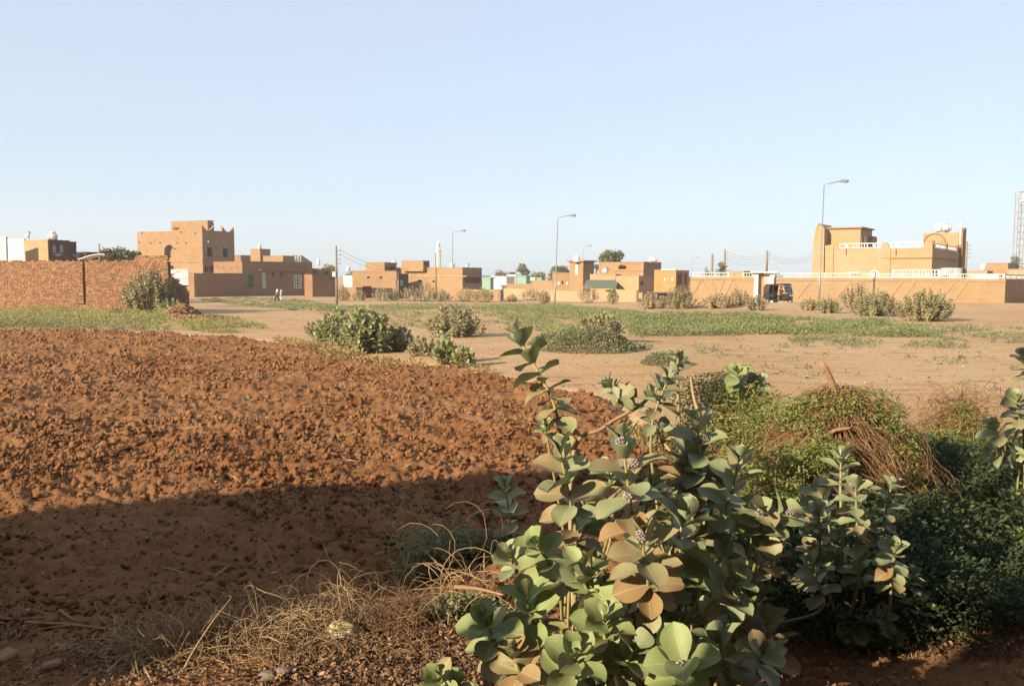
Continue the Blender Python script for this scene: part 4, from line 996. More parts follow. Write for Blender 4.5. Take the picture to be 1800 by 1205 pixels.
wires('sagging wires running from the pole above the entrance towards the terrace house', W4, P(1430, 440, 150), 4, 1.0, .3)
wires('thin wires dropping right from the thick pale utility pole', W1, P(700, 462, 135), 2, .8)
#PART3
# ------------------------------------------------------------ fired brick wall at left, built brick by brick
wl0 = pxw(-190, 54.5, py=545); wl1 = pxw(297, 50, py=548)
fw = Face(wl0, wl1); WT = 3.02
bw = empty('brick_wall', (wl1.x, wl1.y, 0), 'long red brick wall with a raised pilaster at the left edge of the field', 'wall')
mb = MB(); mb.prism([fw.pt(0, 0, -.02)[:2], fw.pt(fw.len-.02, 0, -.02)[:2], fw.pt(fw.len-.02, 0, -.3)[:2], fw.pt(0, 0, -.3)[:2]], -.3, WT-.06); mb.build('mortar_core', M['mortar'], bw)
pa, pb = fw.s_at(130.5), fw.s_at(148)
mb = MB(); mb.prism([fw.pt(pa, 0, .1)[:2], fw.pt(pb, 0, .1)[:2], fw.pt(pb, 0, -.018)[:2], fw.pt(pa, 0, -.018)[:2]], .45, WT-.1); mb.build('pilaster_core', M['mortar'], bw)
def bricks_on(fc, s0, s1, z0, z1, out=0, rag=.0, seed=1, hfun=None, hole=.004):
    q = random.Random(seed); mb = MB(); rz = math.atan2(fc.d.y, fc.d.x); z = z0; row = 0
    while z < z1:
        s = s0-(row % 2)*.125+q.uniform(-.03, .03)
        while s < s1:
            L = q.uniform(.205, .245); h = .082
            zt_ = hfun(s) if hfun else z1
            if s+L > s0 and s < s1 and z+h < zt_+q.uniform(-rag, rag) and q.random() > hole:
                a, b_ = max(s, s0), min(s+L, s1)
                if b_-a > .04:
                    r_ = Matrix.Rotation(rz+q.uniform(-.03, .03), 3, 'Z') @ Matrix.Rotation(q.uniform(-.02, .02), 3, 'Y')
                    mb.box(fc.pt((a+b_)/2, z+h/2+q.uniform(-.004, .004), out-.04+q.uniform(-.012, .014)), (b_-a-.004, .1, h), rot=r_)
            s += L+.016
        z += .0965; row += 1
    return mb
mb = bricks_on(fw, 0, pa, -.05, WT+.02, 0, .04, 1); mb2 = bricks_on(fw, pb, fw.len, -.05, WT+.02, 0, .05, 2); mb.add(mb2.v, mb2.f)
mb3 = bricks_on(fw, pa, pb, -.05, .45, 0, 0, 3); mb.add(mb3.v, mb3.f); tag(mb.build('bricks', M['brick'], bw), kind='stuff')
mb = bricks_on(fw, pa, pb, .45, WT, .12, .03, 4, hole=.03); tag(mb.build('pilaster_bricks', M['brick'], bw), kind='stuff')
# ragged higher coping near the broken end
mb = bricks_on(fw, fw.s_at(237), fw.len, WT+.01, WT+.30, 0, .12, 5); mb2 = bricks_on(fw, fw.s_at(237), fw.len, WT+.01, WT+.30, -.13, .12, 6); mb.add(mb2.v, mb2.f); tag(mb.build('loose_top_bricks', M['brick'], bw), kind='stuff')
# broken return wall in the shade
rw1 = Vector((wl1.x+.80, wl1.y+1.1, 0)); fr = Face(wl1, rw1)
rwt = empty('broken_wall', (rw1.x, rw1.y, 0), 'dark stepped remains of the broken brick wall end beside the big shrub', 'wall')
hf = lambda s: WT-.75-(max(s,0)/fr.len)**1.2*1.1+.12*math.sin(s*14)
mb = MB(); mb2 = MB()
for i in range(5):
    o = bricks_on(fr, .02, fr.len, -.05, WT, .02-.11*i, .1, 20+i, hf); mb.add(o.v, o.f)
tag(mb.build('bricks', M['brick'], rwt), kind='stuff')
mb = MB()
for i in range(12):
    s0 = fr.len*i/12; s1 = fr.len*(i+1)/12; mb.prism([fr.pt(s0, 0, -.03)[:2], fr.pt(s1, 0, -.03)[:2], fr.pt(s1, 0, -.46)[:2], fr.pt(s0, 0, -.46)[:2]], -.3, max(.1, hf((s0+s1)/2)-.12))
tag(mb.build('mortar_core', M['mortar'], rwt), kind='stuff')
def rubble(name, label, px, py, rx, ry, h, n, seed, big=1):
    q = random.Random(seed); c = G(px, py); mb = MB()
    mb.blob((c.x, c.y, c.z-.15), (rx*.8, ry*.8, h*.85), seed, .15, 2); mb.v = [(a, b_, z) for a, b_, z in mb.v]
    core = mb; mb = MB()
    for i in range(n):
        a = q.uniform(0, 6.28); r_ = math.sqrt(q.random())*1.15; x_ = c.x+rx*r_*math.cos(a); y_ = c.y+ry*r_*math.sin(a)
        z = float(base_h(x_, y_))+max(0, h*(1-r_**1.5))*.92+.03
        r3 = Matrix.Rotation(q.uniform(0, 6.28), 3, 'Z') @ Matrix.Rotation(q.uniform(-.9, .9), 3, 'X') @ Matrix.Rotation(q.uniform(-.6, .6), 3, 'Y')
        k = q.choice((1, 1, .7, .5)); mb.box((x_, y_, z), (.23*k, .11, .075), rot=r3)
    rt = empty(name, c, label, 'rubble'); core.build('mound', M['soil'], rt); tag(mb.build('bricks', M['brick'], rt), kind='stuff')
rubble('brick_rubble', 'heap of fallen red bricks at the foot of the broken wall end', 320, 554, .95, 1.2, .62, 340, 3)
rubble('brick_rubble', 'thin spill of broken bricks trailing right from the rubble heap towards the track', 358, 560, 1.5, .7, .15, 170, 5)

# ------------------------------------------------------------ people
def skinmesh(name, vs, es, rad, m, parent, sub=1, root=0):
    me = bpy.data.meshes.new(name); me.from_pydata(vs, es, []); me.update(); o = link(name, me, m, parent)
    o.modifiers.new('skin', 'SKIN'); sv = me.skin_vertices[0].data
    for i, r_ in enumerate(rad):
        sv[i].radius = r_ if hasattr(r_, '__len__') else (r_, r_); sv[i].use_root = (i == root)
    sb = o.modifiers.new('sub', 'SUBSURF'); sb.levels = sub; sb.render_levels = sub
    if hasattr(o.modifiers['skin'], 'use_smooth_shade'): o.modifiers['skin'].use_smooth_shade = True
    return o
def walker(px, py, Y, rz, label, top, bottom, stride=.28, long_robe=False, h=1.72):
    p = P(px, py, Y); zb = float(base_h(p.x, p.y)); rt = empty('person', (p.x, p.y, zb), label, 'person', rz=rz); k = h/1.75; rt.scale = (k, k, k)
    # x forward, y left
    sk = [(0, 0, .95), (0, 0, 1.15), (0.01, 0, 1.40), (0.02, 0, 1.50), (.03, 0, 1.60), (.035, 0, 1.72),
          (0, .10, .92), (stride*.5+.05, .10, .50), (stride*.8, .10, .09), (stride*.8+.16, .10, .04),
          (0, -.10, .92), (-stride*.25, -.10, .50), (-stride*.9, -.10, .12), (-stride*.9+.14, -.10, .05),
          (0, .19, 1.40), (-.08, .24, 1.14), (.02, .24, .90), (.05, .24, .80),
          (0, -.19, 1.40), (.10, -.23, 1.14), (.22, -.22, .92), (.27, -.21, .83), (.135, 0, 1.61)]
    es = [(0, 1), (1, 2), (2, 3), (3, 4), (4, 5), (0, 6), (6, 7), (7, 8), (8, 9), (0, 10), (10, 11), (11, 12), (12, 13), (2, 14), (14, 15), (15, 16), (16, 17), (2, 18), (18, 19), (19, 20), (20, 21), (4, 22)]
    rad = [(.11, .13), (.10, .13), (.11, .15), .05, .085, .07, .085, .055, .042, .035, .085, .055, .042, .035, .06, .042, .032, .03, .06, .042, .032, .03, .015]
    skinmesh('body', sk, es, rad, M['skin'], rt)
    sh = [0, 1, 2, 14, 15, 18, 19]; vs = [sk[i] for i in sh]+[(0, 0, .84)]
    skinmesh('shirt', vs, [(0, 1), (1, 2), (2, 3), (3, 4), (2, 5), (5, 6), (0, 7)], [(.15, .17), (.135, .165), (.13, .17), .085, .07, .085, .07, (.15, .17)], M[top], rt)
    tr = [0, 6, 7, 8, 10, 11, 12]; skinmesh('trousers', [sk[i] for i in tr], [(0, 1), (1, 2), (2, 3), (0, 4), (4, 5), (5, 6)], [(.14, .15), .105, .085, .07, .105, .085, .07], M[bottom], rt)
    mb = MB(); mb.blob((.02, 0, 1.715), (.10, .085, .075), 3, .05, 2); mb.build('hair', M['hair'], rt, True, True)
    for y_, x_ in ((.10, stride*.8), (-.10, -stride*.9)):
        mb = MB(); mb.blob((x_+.08, y_, .04), (.14, .05, .045), 4, .03, 1); mb.build('shoe', M['black'], rt, True, True)
walker(487.5, 520, 100, R(-160), 'left walker in loose off-white shirt and dark trousers crossing the open ground', 'cloth_white', 'cloth_dark', .30, h=1.78)
walker(494.8, 520, 100.8, R(-150), 'right walker dressed in pale shirt and pale trousers crossing the open ground', 'cloth_grey', 'cloth_white', .16, h=1.66)

# ------------------------------------------------------------ motor rickshaw
pr = P(1371, 537, 74.5); zr_ = float(base_h(pr.x, pr.y))
rk = empty('motor_rickshaw', (pr.x, pr.y, zr_), 'black three wheeled motor rickshaw with maroon canopy parked before the patterned wall', 'rickshaw', rz=R(-52))
def extr(mb, prof, y0, y1):
    k = len(prof); mb.add([(x_, y0, z) for x_, z in prof]+[(x_, y1, z) for x_, z in prof], [tuple(range(k)), tuple(range(k, 2*k))[::-1]]+[(i, k+i, k+(i+1) % k, (i+1) % k) for i in range(k)])
mb = MB(); extr(mb, [(-1.28, .38), (-1.32, .62), (-1.27, .98), (-.72, .98), (-.68, .5), (-.60, .34)], -.64, .64); extr(mb, [(-.62, .26), (-.62, .36), (.62, .36), (.75, .26)], -.6, .6)
mb.build('body', M['black'], rk, False, True, .02)
mb = MB(); vs = [(.55, -.6, .30), (.55, .6, .30), (.62, .62, .98), (.62, -.62, .98), (1.12, -.26, .42), (1.12, .26, .42), (.98, .40, .96), (.98, -.40, .96)]
mb.add(vs, ((0, 1, 2, 3), (4, 7, 6, 5), (0, 4, 5, 1), (3, 2, 6, 7), (0, 3, 7, 4), (1, 5, 6, 2))); mb.build('front_cowl', M['black'], rk, False, True, .04)
mb = MB(); extr(mb, [(-1.30, .99), (-1.24, 1.48), (-1.06, 1.70), (.50, 1.76), (.68, 1.66), (.64, 1.63), (.48, 1.71), (-1.02, 1.65), (-1.18, 1.46), (-1.24, .99)], -.66, .66)
for y_ in (-.66, .63): extr(mb, [(-1.29, .98), (-1.23, 1.48), (-1.05, 1.68), (-.62, 1.70), (-.72, .98)], y_, y_+.03)
for y_ in (-.66, .60): extr(mb, [(-.7, 1.6), (-.7, 1.70), (.5, 1.745), (.62, 1.62)], y_, y_+.05)
mb.build('canopy', M['maroon'], rk, False, True)
mb = MB()
for y_ in (-.6, .6): mb.tube([(.92, y_*.86, .97), (.66, y_, 1.66)], .035, 5)
mb.tube([(.66, -.6, 1.66), (.66, .6, 1.66)], .04, 5); mb.tube([(.93, -.5, .98), (.93, .5, .98)], .04, 5); mb.tube([(.93, 0, .98), (.67, 0, 1.66)], .018, 4)
wsf = mb.build('windscreen_frame', M['black'], rk, False, True)
mb = MB(); mb.add([(.915, -.5, 1.0), (.915, .5, 1.0), (.665, .57, 1.62), (.665, -.57, 1.62), (.905, -.5, 1.0), (.905, .5, 1.0), (.655, .57, 1.62), (.655, -.57, 1.62)], ((0, 1, 2, 3), (4, 7, 6, 5))); mb.build('windscreen', M['glass'], wsf, False, True)
for y_ in (-.33, .33): mb = MB(); mb.box((.73, y_, 1.53), (.02, .3, .07)); mb.build('windscreen_decoration', M['white'], wsf, False, True)
mb = MB(); mb.box((.83, 0, 1.24), (.02, .3, .12)); mb.build('windscreen_decoration', M['yellow'], wsf, False, True)
mb = MB(); mb.add([(1.0, -.42, .90), (1.0, .42, .90), (.985, .43, .99), (.985, -.43, .99), (.64, -.64, .90), (.64, -.64, .99), (.64, .64, .90), (.64, .64, .99)], ((0, 1, 2, 3), (0, 3, 5, 4), (1, 6, 7, 2), (3, 2, 7, 5), (0, 4, 6, 1))); mb.build('cowl_stripe', M['yellow'], rk, False, True)
def wheel(x_, y_, r_=.24, w=.1):
    mb = MB(); mb.tube([(x_, y_-w/2, r_), (x_, y_-w/2+.02, r_), (x_, y_+w/2-.02, r_), (x_, y_+w/2, r_)], [r_*.88, r_, r_, r_*.88], 16)
    o = mb.build('wheel', M['rubber'], rk, True, True); mb = MB(); mb.tube([(x_, y_-w/2-.012, r_), (x_, y_+w/2+.012, r_)], r_*.42, 12); mb.build('rim', M['grey'], o, False, True)
wheel(1.02, 0); wheel(-.86, .56); wheel(-.86, -.56)
mb = MB(); mb.tube([(1.2, 0, .5), (1.08, 0, .56), (.9, 0, .52)], .09, 6); mb.build('mudguard', M['black'], rk, True, True)
for y_ in (-.14, .14): mb = MB(); mb.tube([(1.07, y_, .72), (1.16, y_, .72)], [.06, .075], 10); mb.build('headlight', M['chrome'], rk, True, True)
for y_ in (-.7, .7): mb = MB(); mb.tube([(.66, y_*.88, 1.2), (.68, y_*1.05, 1.25)], .012, 4); mb.box((.68, y_*1.1, 1.27), (.03, .1, .14)); mb.build('mirror', M['chrome'], rk, False, True)
mb = MB(); mb.box((-.62, 0, .66), (.5, 1.1, .14)); mb.box((-.86, 0, .98), (.12, 1.1, .5)); mb.build('passenger_seat', M['maroon'], rk, False, True, .03)
mb = MB(); mb.box((.06, 0, .64), (.34, .6, .12)); mb.box((.06, 0, .48), (.2, .4, .3)); mb.build('driver_seat', M['black'], rk, False, True, .03)
for y_ in (-.63, .63):
    mb = MB(); mb.tube([(-.3, y_, .38), (-.3, y_, 1.68)], .022, 5); mb.build('roof_post', M['black'], rk, False, True)
mb = MB(); mb.tube([(.62, -.3, .98), (.62, .3, .98)], .018, 5); mb.tube([(.62, 0, .98), (.8, 0, .7)], .02, 5); mb.build('handlebar', M['chrome'], rk, False, True)
dr = empty('person', rk.matrix_basis @ Vector((.05, 0, .70)) if False else (pr.x+.05*math.cos(R(-52)), pr.y+.05*math.sin(R(-52)), zr_+.70), 'driver in red shirt and white cap seated inside the rickshaw', 'person', rz=R(-52))
sk = [(0, 0, .05), (0, 0, .25), (0, 0, .48), (.01, 0, .58), (.02, 0, .68), (.03, 0, .78), (.12, .12, .05), (.42, .14, .06), (.50, .14, -.30), (.60, .14, -.33), (.12, -.12, .05), (.42, -.14, .06), (.50, -.14, -.30), (.60, -.14, -.33), (0, .18, .48), (.16, .24, .30), (.50, .24, .30), (0, -.18, .48), (.16, -.24, .30), (.50, -.24, .30)]
skinmesh('body', sk, [(0, 1), (1, 2), (2, 3), (3, 4), (4, 5), (0, 6), (6, 7), (7, 8), (8, 9), (0, 10), (10, 11), (11, 12), (12, 13), (2, 14), (14, 15), (15, 16), (2, 17), (17, 18), (18, 19)], [(.11, .13), (.1, .13), (.11, .14), .05, .08, .07, .08, .06, .045, .035, .08, .06, .045, .035, .055, .042, .03, .055, .042, .03], M['skin'], dr)
skinmesh('shirt', [sk[0], sk[1], sk[2], sk[14], sk[15], sk[17], sk[18]], [(0, 1), (1, 2), (2, 3), (3, 4), (2, 5), (5, 6)], [(.14, .16), (.13, .16), (.13, .16), .08, .06, .08, .06], M['cloth_red'], dr)
skinmesh('trousers', [sk[0], sk[6], sk[7], sk[8], sk[10], sk[11], sk[12]], [(0, 1), (1, 2), (2, 3), (0, 4), (4, 5), (5, 6)], [(.13, .15), .10, .085, .06, .10, .085, .06], M['cloth_dark'], dr)
mb = MB(); mb.lathe((.02, 0, .76), [(.095, -.03), (.10, .02), (.08, .08), (.03, .10)], 10); mb.build('cap', M['white'], dr, True, True)

# ------------------------------------------------------------ trees
def tree(px, py_top, py_base, Y, wpx, label, name='tree', m='treeleaf', n=2600, leaf=.35, lobes=9, seed=1, open_=.0, flat=1.0, group='trees behind the houses'):
    q = np.random.default_rng(seed); p = pxw(px, Y); zt_ = ztop(px, py_top, Y); zb = float(base_h(p.x, Y)); H = zt_-zb; rw = wpx/2/FPX*Y
    ch = min(H*.75, rw*1.5*flat); rt = empty(name, (p.x, Y, zb), label, 'tree', group)
    mb = MB(); mb.tube([(p.x, Y, zb), (p.x+.1, Y, zb+(H-ch)*.6), (p.x, Y, zb+H-ch*.6)], [H*.035, H*.018], 7)
    cen = []
    for i in range(lobes):
        a = q.uniform(0, 6.28); r_ = rw*.62*math.sqrt(q.random()); z = zb+H-ch*(.25+.55*q.random()*(.5+.5*r_/rw))
        c = np.array([p.x+r_*math.cos(a), Y+r_*math.sin(a), z]); cen.append((c, rw*q.uniform(.32, .5)))
        mb.tube([(p.x, Y, zb+(H-ch)*.7), ((p.x+c[0])/2, (Y+c[1])/2, c[2]-ch*.3), tuple(c)], [H*.014, H*.004], 5)
    mb.build('trunk', M['bark'], rt, True)
    pos = []; 
    for c, r_ in cen:
        k = n//lobes; d = q.normal(size=(k, 3)); d /= np.linalg.norm(d, axis=1, keepdims=True); rr = r_*(1-.6*q.random(k)**1.6)
        pt = c+d*rr[:, None]*np.array([1, 1, .8]); keep = vn(pt[:, 0]*1.1+7, pt[:, 2]*1.1+pt[:, 1]*.7, seed) > open_; pos.append(pt[keep])
    pos = np.concatenate(pos); k = len(pos); L = q.normal(size=(k, 3)); L[:, 2] -= .2; Wd = q.normal(size=(k, 3)); s = leaf*q.uniform(.6, 1.3, k)
    V, F = frames_leaves(pos, L, Wd, s, s*.6, LV2, LF2); V -= np.array(rt.location)
    tag(link('crown', fast('crown', V, F), M[m], rt), kind='stuff')
tree(205, 431, 500, 78, 62, 'dense dark green tree above the brick wall beside the largest house', lobes=12, seed=2, n=3600, leaf=.28)
tree(232, 438, 500, 95, 30, 'small sparse tree against the left side of the largest house', lobes=6, seed=3, n=1200, leaf=.3, open_=.35)
tree(1073, 437, 500, 160, 46, 'big round green tree behind the wide house with the arch window', lobes=14, seed=4, n=4200, leaf=.4)
tree(985, 464, 500, 190, 44, 'broad green tree directly behind the middle lamp post', lobes=10, seed=5, n=2800, leaf=.45)
tree(918, 460, 500, 260, 30, 'tall ragged tree rising over the green sheds', lobes=7, seed=6, n=1500, leaf=.55, open_=.3, flat=1.6)
tree(880, 475, 500, 260, 34, 'low spreading tree right of the long plain house', lobes=8, seed=7, n=1500, leaf=.5, open_=.25)
tree(946, 477, 500, 290, 36, 'low dense tree between the ragged tree and the middle lamp post', lobes=8, seed=8, n=1500, leaf=.6)
tree(577, 461, 500, 160, 32, 'yellow green tree behind the near utility pole', m='bushleaf_green', lobes=8, seed=9, n=1800, leaf=.35)
tree(615, 477, 500, 170, 18, 'small bush like tree right of the near utility pole', m='bushleaf_green', lobes=5, seed=10, n=700, leaf=.35)
tree(1048, 465, 500, 175, 14, 'narrow tree between the square tower and the arch window house', lobes=4, seed=11, n=600, leaf=.4)
tree(1212, 488, 502, 130, 10, 'tiny tree at the left end of the patterned wall', lobes=3, seed=12, n=300, leaf=.3)
def palm(px, py, Y, wpx, label, seed=1, n=34):
    q = random.Random(seed); p = pxw(px, Y); zt_ = ztop(px, py, Y); zb = float(base_h(p.x, Y)); rt = empty('date_palm', (p.x, Y, zb), label, 'palm tree', 'date palms'); r_ = wpx/2/FPX*Y
    c = Vector((p.x, Y, zt_-r_*.55)); mb = MB(); mb.tube([(p.x, Y, zb), c], [.28, .2], 7); mb.build('trunk', M['bark'], rt, True)
    for i in range(n):
        a = q.uniform(0, 6.28); el = q.uniform(-.3, 1.4); mb = MB(); pts = []; d = Vector((math.cos(a)*math.cos(el), math.sin(a)*math.cos(el), math.sin(el)))
        for t in np.linspace(0, 1, 8): pts.append(c+d*r_*1.15*t+Vector((0, 0, -r_*.75*t*t*math.cos(el)**1)))
        mb.tube(pts, [.03, .01], 3, False)
        for j in range(1, 8):
            for sgn in (-1, 1):
                for w_ in (0, .5):
                    b_ = pts[j]*(1-w_)+pts[j-1]*w_; t_ = (pts[j]-pts[j-1]).normalized(); sd_ = t_.cross(Vector((0, 0, 1)))*sgn
                    if sd_.length < .01: continue
                    sd_.normalize(); e = b_+(sd_*.8+t_*.7-Vector((0, 0, .25)))*r_*.26; mb.add([b_-t_*.05, b_+t_*.05, e], ((0, 1, 2),))
        mb.build('frond', M['palmleaf'], rt)
palm(1269, 468, 135, 32, 'dusty date palm between the two timber poles left of the rickshaw', 2); palm(1782, 459, 150, 40, 'pale date palm at the foot of the lattice mast', 5)
palm(1243, 473, 180, 18, 'small far palm behind the white railing left of the date palm', 7, 20)

# ------------------------------------------------------------ mid distance shrubs
t_ = np.array([(0, 0, 0), (-.36, .28, .05), (-.5, .6, .09), (-.3, .92, .05), (0, 1, 0), (.3, .92, .05), (.5, .6, .09), (.36, .28, .05), (0, .5, -.03)])
LO = t_; LOF = np.array([(8, i, (i+1) % 8) for i in range(8)])[:, ::-1]
def spline(pts, n):
    pts = [Vector(p) for p in pts]
    if len(pts) == 2: return [pts[0].lerp(pts[1], t) for t in np.linspace(0, 1, n)]
    out = []; P_ = [pts[0]*2-pts[1]]+pts+[pts[-1]*2-pts[-2]]; m_ = len(pts)-1
    for i in range(n):
        t = i/(n-1)*m_; k = min(int(t), m_-1); u = t-k; a, b_, c, d = P_[k:k+4]
        out.append(.5*((2*b_)+(c-a)*u+(2*a-5*b_+4*c-d)*u*u+(3*b_-a-3*c+d)*u**3))
    return out
def shrub(px, py, wpx, hpx, label, nb=26, leaf=.15, m='bushleaf', seed=1, nodes=9, name='shrub', group='shrubs on the open ground', Y=None, lean=0, cat='shrub', space=.075, rise=.55, fine=True):
    q = random.Random(seed*13+1); c = G(px, py)
    if Y: c = pxw(px, Y); c.z = float(ground_h(c.x, c.y))
    rx = wpx/2/FPX*c.y*1.08; nb = int(nb*1.35); H = hpx/FPX*c.y; rt = empty(name, c, label, cat, group); mb = MB(); pos = []; L = []; Wd = []; sz = []
    for i in range(nb):
        a = 6.283*(i*.618)+q.uniform(-.3, .3); rr = math.sqrt((i+.5)/nb)*q.uniform(.85, 1.05); hh = H*(1-.62*rr**2.2)*q.uniform(.78, 1.03)
        tip = c+Vector((rx*rr*math.cos(a)+lean*hh, min(rx, 1.6)*rr*math.sin(a)*.9, hh-leaf*.5)); base = c+Vector((rx*.25*rr*math.cos(a), rx*.2*rr*math.sin(a), -.05))
        mid = base.lerp(tip, .5)+Vector((rx*.16*rr*math.cos(a), 0, -H*.06)); pts = spline([base, mid, tip], 8); mb.tube(pts, [.022, .009], 4)
        path = spline([base, mid, tip], 40); ln = sum((path[j+1]-path[j]).length for j in range(39)); st = ln/39; ph = q.uniform(0, 6.28)
        nn = max(3, min(nodes, int(ln*.8/space)))
        for j in range(nn):
            k = int(39-(j*space*q.uniform(.9, 1.1))/st)
            if k < 1: break
            T = (path[k]-path[k-1]).normalized(); o1 = T.orthogonal().normalized(); o2 = T.cross(o1)
            al = R(min(14+17*j, 78)+q.uniform(-12, 12)); an = ph+j*math.pi/2+q.uniform(-.3, .3)
            for s_ in (0, math.pi):
                rd = o1*math.cos(an+s_)+o2*math.sin(an+s_); l = T*math.cos(al)+rd*math.sin(al)+Vector((q.uniform(-.15, .15), q.uniform(-.15, .15), q.uniform(-.1, .2)))
                pos.append(path[k]); L.append(l); Wd.append(l.cross(T*math.sin(al)-rd*math.cos(al))); sz.append(leaf*(.6 if j == 0 else 1)*q.uniform(.75, 1.15))
    st_o = mb.build('stems', M['stem'], rt, True)
    sz = np.array(sz); V, F = frames_leaves(np.array(pos), np.array(L), np.array(Wd), sz, sz*.66, LO if fine else LV, LOF if fine else LF); V -= np.array(c)
    tag(link('foliage', fast('foliage', V, F, True), M[m], rt), kind='stuff'); return rt
sh = shrub
sh(262, 550, 92, 86, 'tall grey green shrub growing against the end of the brick wall', 60, .2, 'bushleaf', 1, 14, Y=48.3, rise=.5)
sh(206, 551, 36, 16, 'low sprawling shoot at the left foot of the tall wall shrub', 9, .16, 'bushleaf', 31, 6, Y=47.6)
sh(298, 556, 60, 32, 'low spreading shrub on the brick rubble right of the tall wall shrub', 22, .16, 'bushleaf_green', 32, 7, Y=47.2)
sh(18, 480, 56, 52, 'leafy shrub peeping over the brick wall at the left edge', 20, .22, 'bushleaf', 2, 10, Y=57)
sh(60, 480, 18, 26, 'single sprig of leaves showing over the brick wall', 5, .2, 'bushleaf', 33, 8, Y=58)
far = [(406, 513, 22, 14, 'tiny yellow shrub before the courtyard wall', 'bushleaf_dry'), (449, 514, 20, 12, 'dark weed clump at the foot of the green door', 'bushleaf_green'), (506, 514, 26, 14, 'dark shrub behind the two walkers', 'bushleaf_green'),
       (551, 519, 26, 20, 'round pale shrub left of the near utility pole', 'bushleaf_dry'), (576, 518, 26, 15, 'shaded dark shrub just left of the near utility pole', 'bushleaf_green'), (603, 519, 24, 22, 'pale shrub just right of the near utility pole', 'bushleaf'),
       (632, 521, 26, 16, 'small rounded pale shrub before the red door', 'bushleaf_dry'), (672, 523, 40, 20, 'low pale shrub in front of the guard booth', 'bushleaf_dry'), (693, 517, 22, 20, 'upright pale shrub touching the guard booth', 'bushleaf'),
       (723, 525, 48, 22, 'spreading pale shrub right of the guard booth', 'bushleaf_dry'), (748, 522, 40, 30, 'taller pale shrub left of the thin timber pole', 'bushleaf_dry'), (776, 527, 34, 18, 'small brownish shrub between the thin pole and the street lamp', 'bushleaf'),
       (818, 530, 42, 24, 'pale shrub right of the street lamp by the long plain house', 'bushleaf_dry'), (850, 531, 40, 26, 'olive shrub at the right end of the long plain house', 'bushleaf'), (900, 520, 20, 10, 'little shrub at the dark gate pier', 'bushleaf_dry'),
       (935, 528, 44, 22, 'pale leafless looking shrub left of the middle lamp post', 'bushleaf_dry'), (956, 534, 24, 26, 'brown shrub touching the middle lamp post', 'bushleaf_dry'), (990, 522, 40, 15, 'low grey shrub behind the middle lamp post', 'bushleaf'),
       (1033, 532, 40, 30, 'pale brown shrub right of the middle lamp post', 'bushleaf_dry'), (1077, 534, 20, 30, 'narrow upright shrub right of the middle lamp post', 'bushleaf'), (1100, 527, 18, 10, 'tiny low shrub by the stepped wall', 'bushleaf'),
       (1148, 542, 50, 28, 'left half of the shrub pair at the left end of the patterned wall', 'bushleaf_dry'), (1195, 542, 60, 38, 'larger dense shrub at the left end of the patterned wall', 'bushleaf'), (1262, 541, 60, 28, 'thin pale shrub under the raised triangles', 'bushleaf_dry'),
       (1298, 538, 44, 30, 'pale shrub left of the entrance columns', 'bushleaf_dry'), (1328, 545, 42, 28, 'shrub with reddish leaves just left of the rickshaw', 'bushleaf'), (1425, 545, 40, 24, 'low shrub right of the rickshaw', 'bushleaf_dry'),
       (1455, 550, 44, 30, 'rounded shrub at the foot of the tallest lamp post', 'bushleaf'), (1504, 541, 60, 44, 'pale shrub behind the dense shrub under the terrace house', 'bushleaf_dry'), (1538, 555, 84, 46, 'dense olive shrub left of the largest roadside shrub', 'bushleaf'),
       (1628, 564, 100, 58, 'largest rounded shrub on the bare ground before the patterned wall', 'bushleaf')]
for i, (px, py, w, h, lb, mm) in enumerate(far):
    big = w > 55; g_ = G(px, py); cap = 106 if 590 < px < 930 else None
    sh(px, py, w, h+(5 if cap and g_.y > cap else 2), lb, int(12+w*.5), .17 if px > 1100 else .20, mm, 40+i, 9 if not big else 11, fine=big, Y=cap if cap and g_.y > cap else None)
# nearer shrubs along the field edge
sh(588, 607, 74, 66, 'left shrub with fresh grey green leaves on the field edge', 30, .19, 'bushleaf_green', 90, 10, group='shrubs along the field edge')
sh(645, 620, 90, 88, 'largest leafy shrub on the far edge of the ploughed field', 42, .21, 'bushleaf_green', 91, 11, group='shrubs along the field edge')
sh(700, 617, 56, 50, 'lower shrub at the right side of the largest field edge shrub', 20, .19, 'bushleaf', 92, 8, group='shrubs along the field edge')
sh(742, 625, 60, 42, 'straggly thin shrub between the two leafy shrubs on the field edge', 13, .16, 'bushleaf', 93, 6, group='shrubs along the field edge')
sh(800, 592, 100, 62, 'brownish shrub on the sandy rise behind the field edge', 34, .18, 'bushleaf', 94, 9, group='shrubs along the field edge')
sh(782, 640, 44, 60, 'upright shrub casting its shadow on the sandy track', 12, .2, 'bushleaf_green', 95, 8, group='shrubs along the field edge')
sh(815, 645, 40, 44, 'small bright shrub at the corner of the field with yellow leaf', 10, .2, 'bushleaf_green', 96, 6, group='shrubs along the field edge')
sh(548, 590, 26, 30, 'little shoot at the left end of the field edge shrubs', 6, .17, 'bushleaf', 97, 6, group='shrubs along the field edge')
sh(1052, 600, 92, 56, 'leafy shrub growing out of the weed mound in the middle', 30, .18, 'bushleaf', 98, 9, group='shrubs on the weed mounds')
sh(1000, 592, 34, 24, 'small brown shrub leaning left from the weed mound', 8, .15, 'bushleaf', 99, 6, group='shrubs on the weed mounds')
sh(1128, 612, 40, 14, 'row of small dark leafy sprigs right of the weed mound', 8, .12, 'bushleaf', 100, 4, group='shrubs on the weed mounds')
sh(1685, 632, 12, 13, 'single tiny seedling on the bare ground at right', 3, .14, 'bushleaf', 101, 4)
sh(434, 708, 14, 16, 'tiny seedling standing among the clods', 3, .12, 'bushleaf_green', 102, 4, group='seedlings in the field')

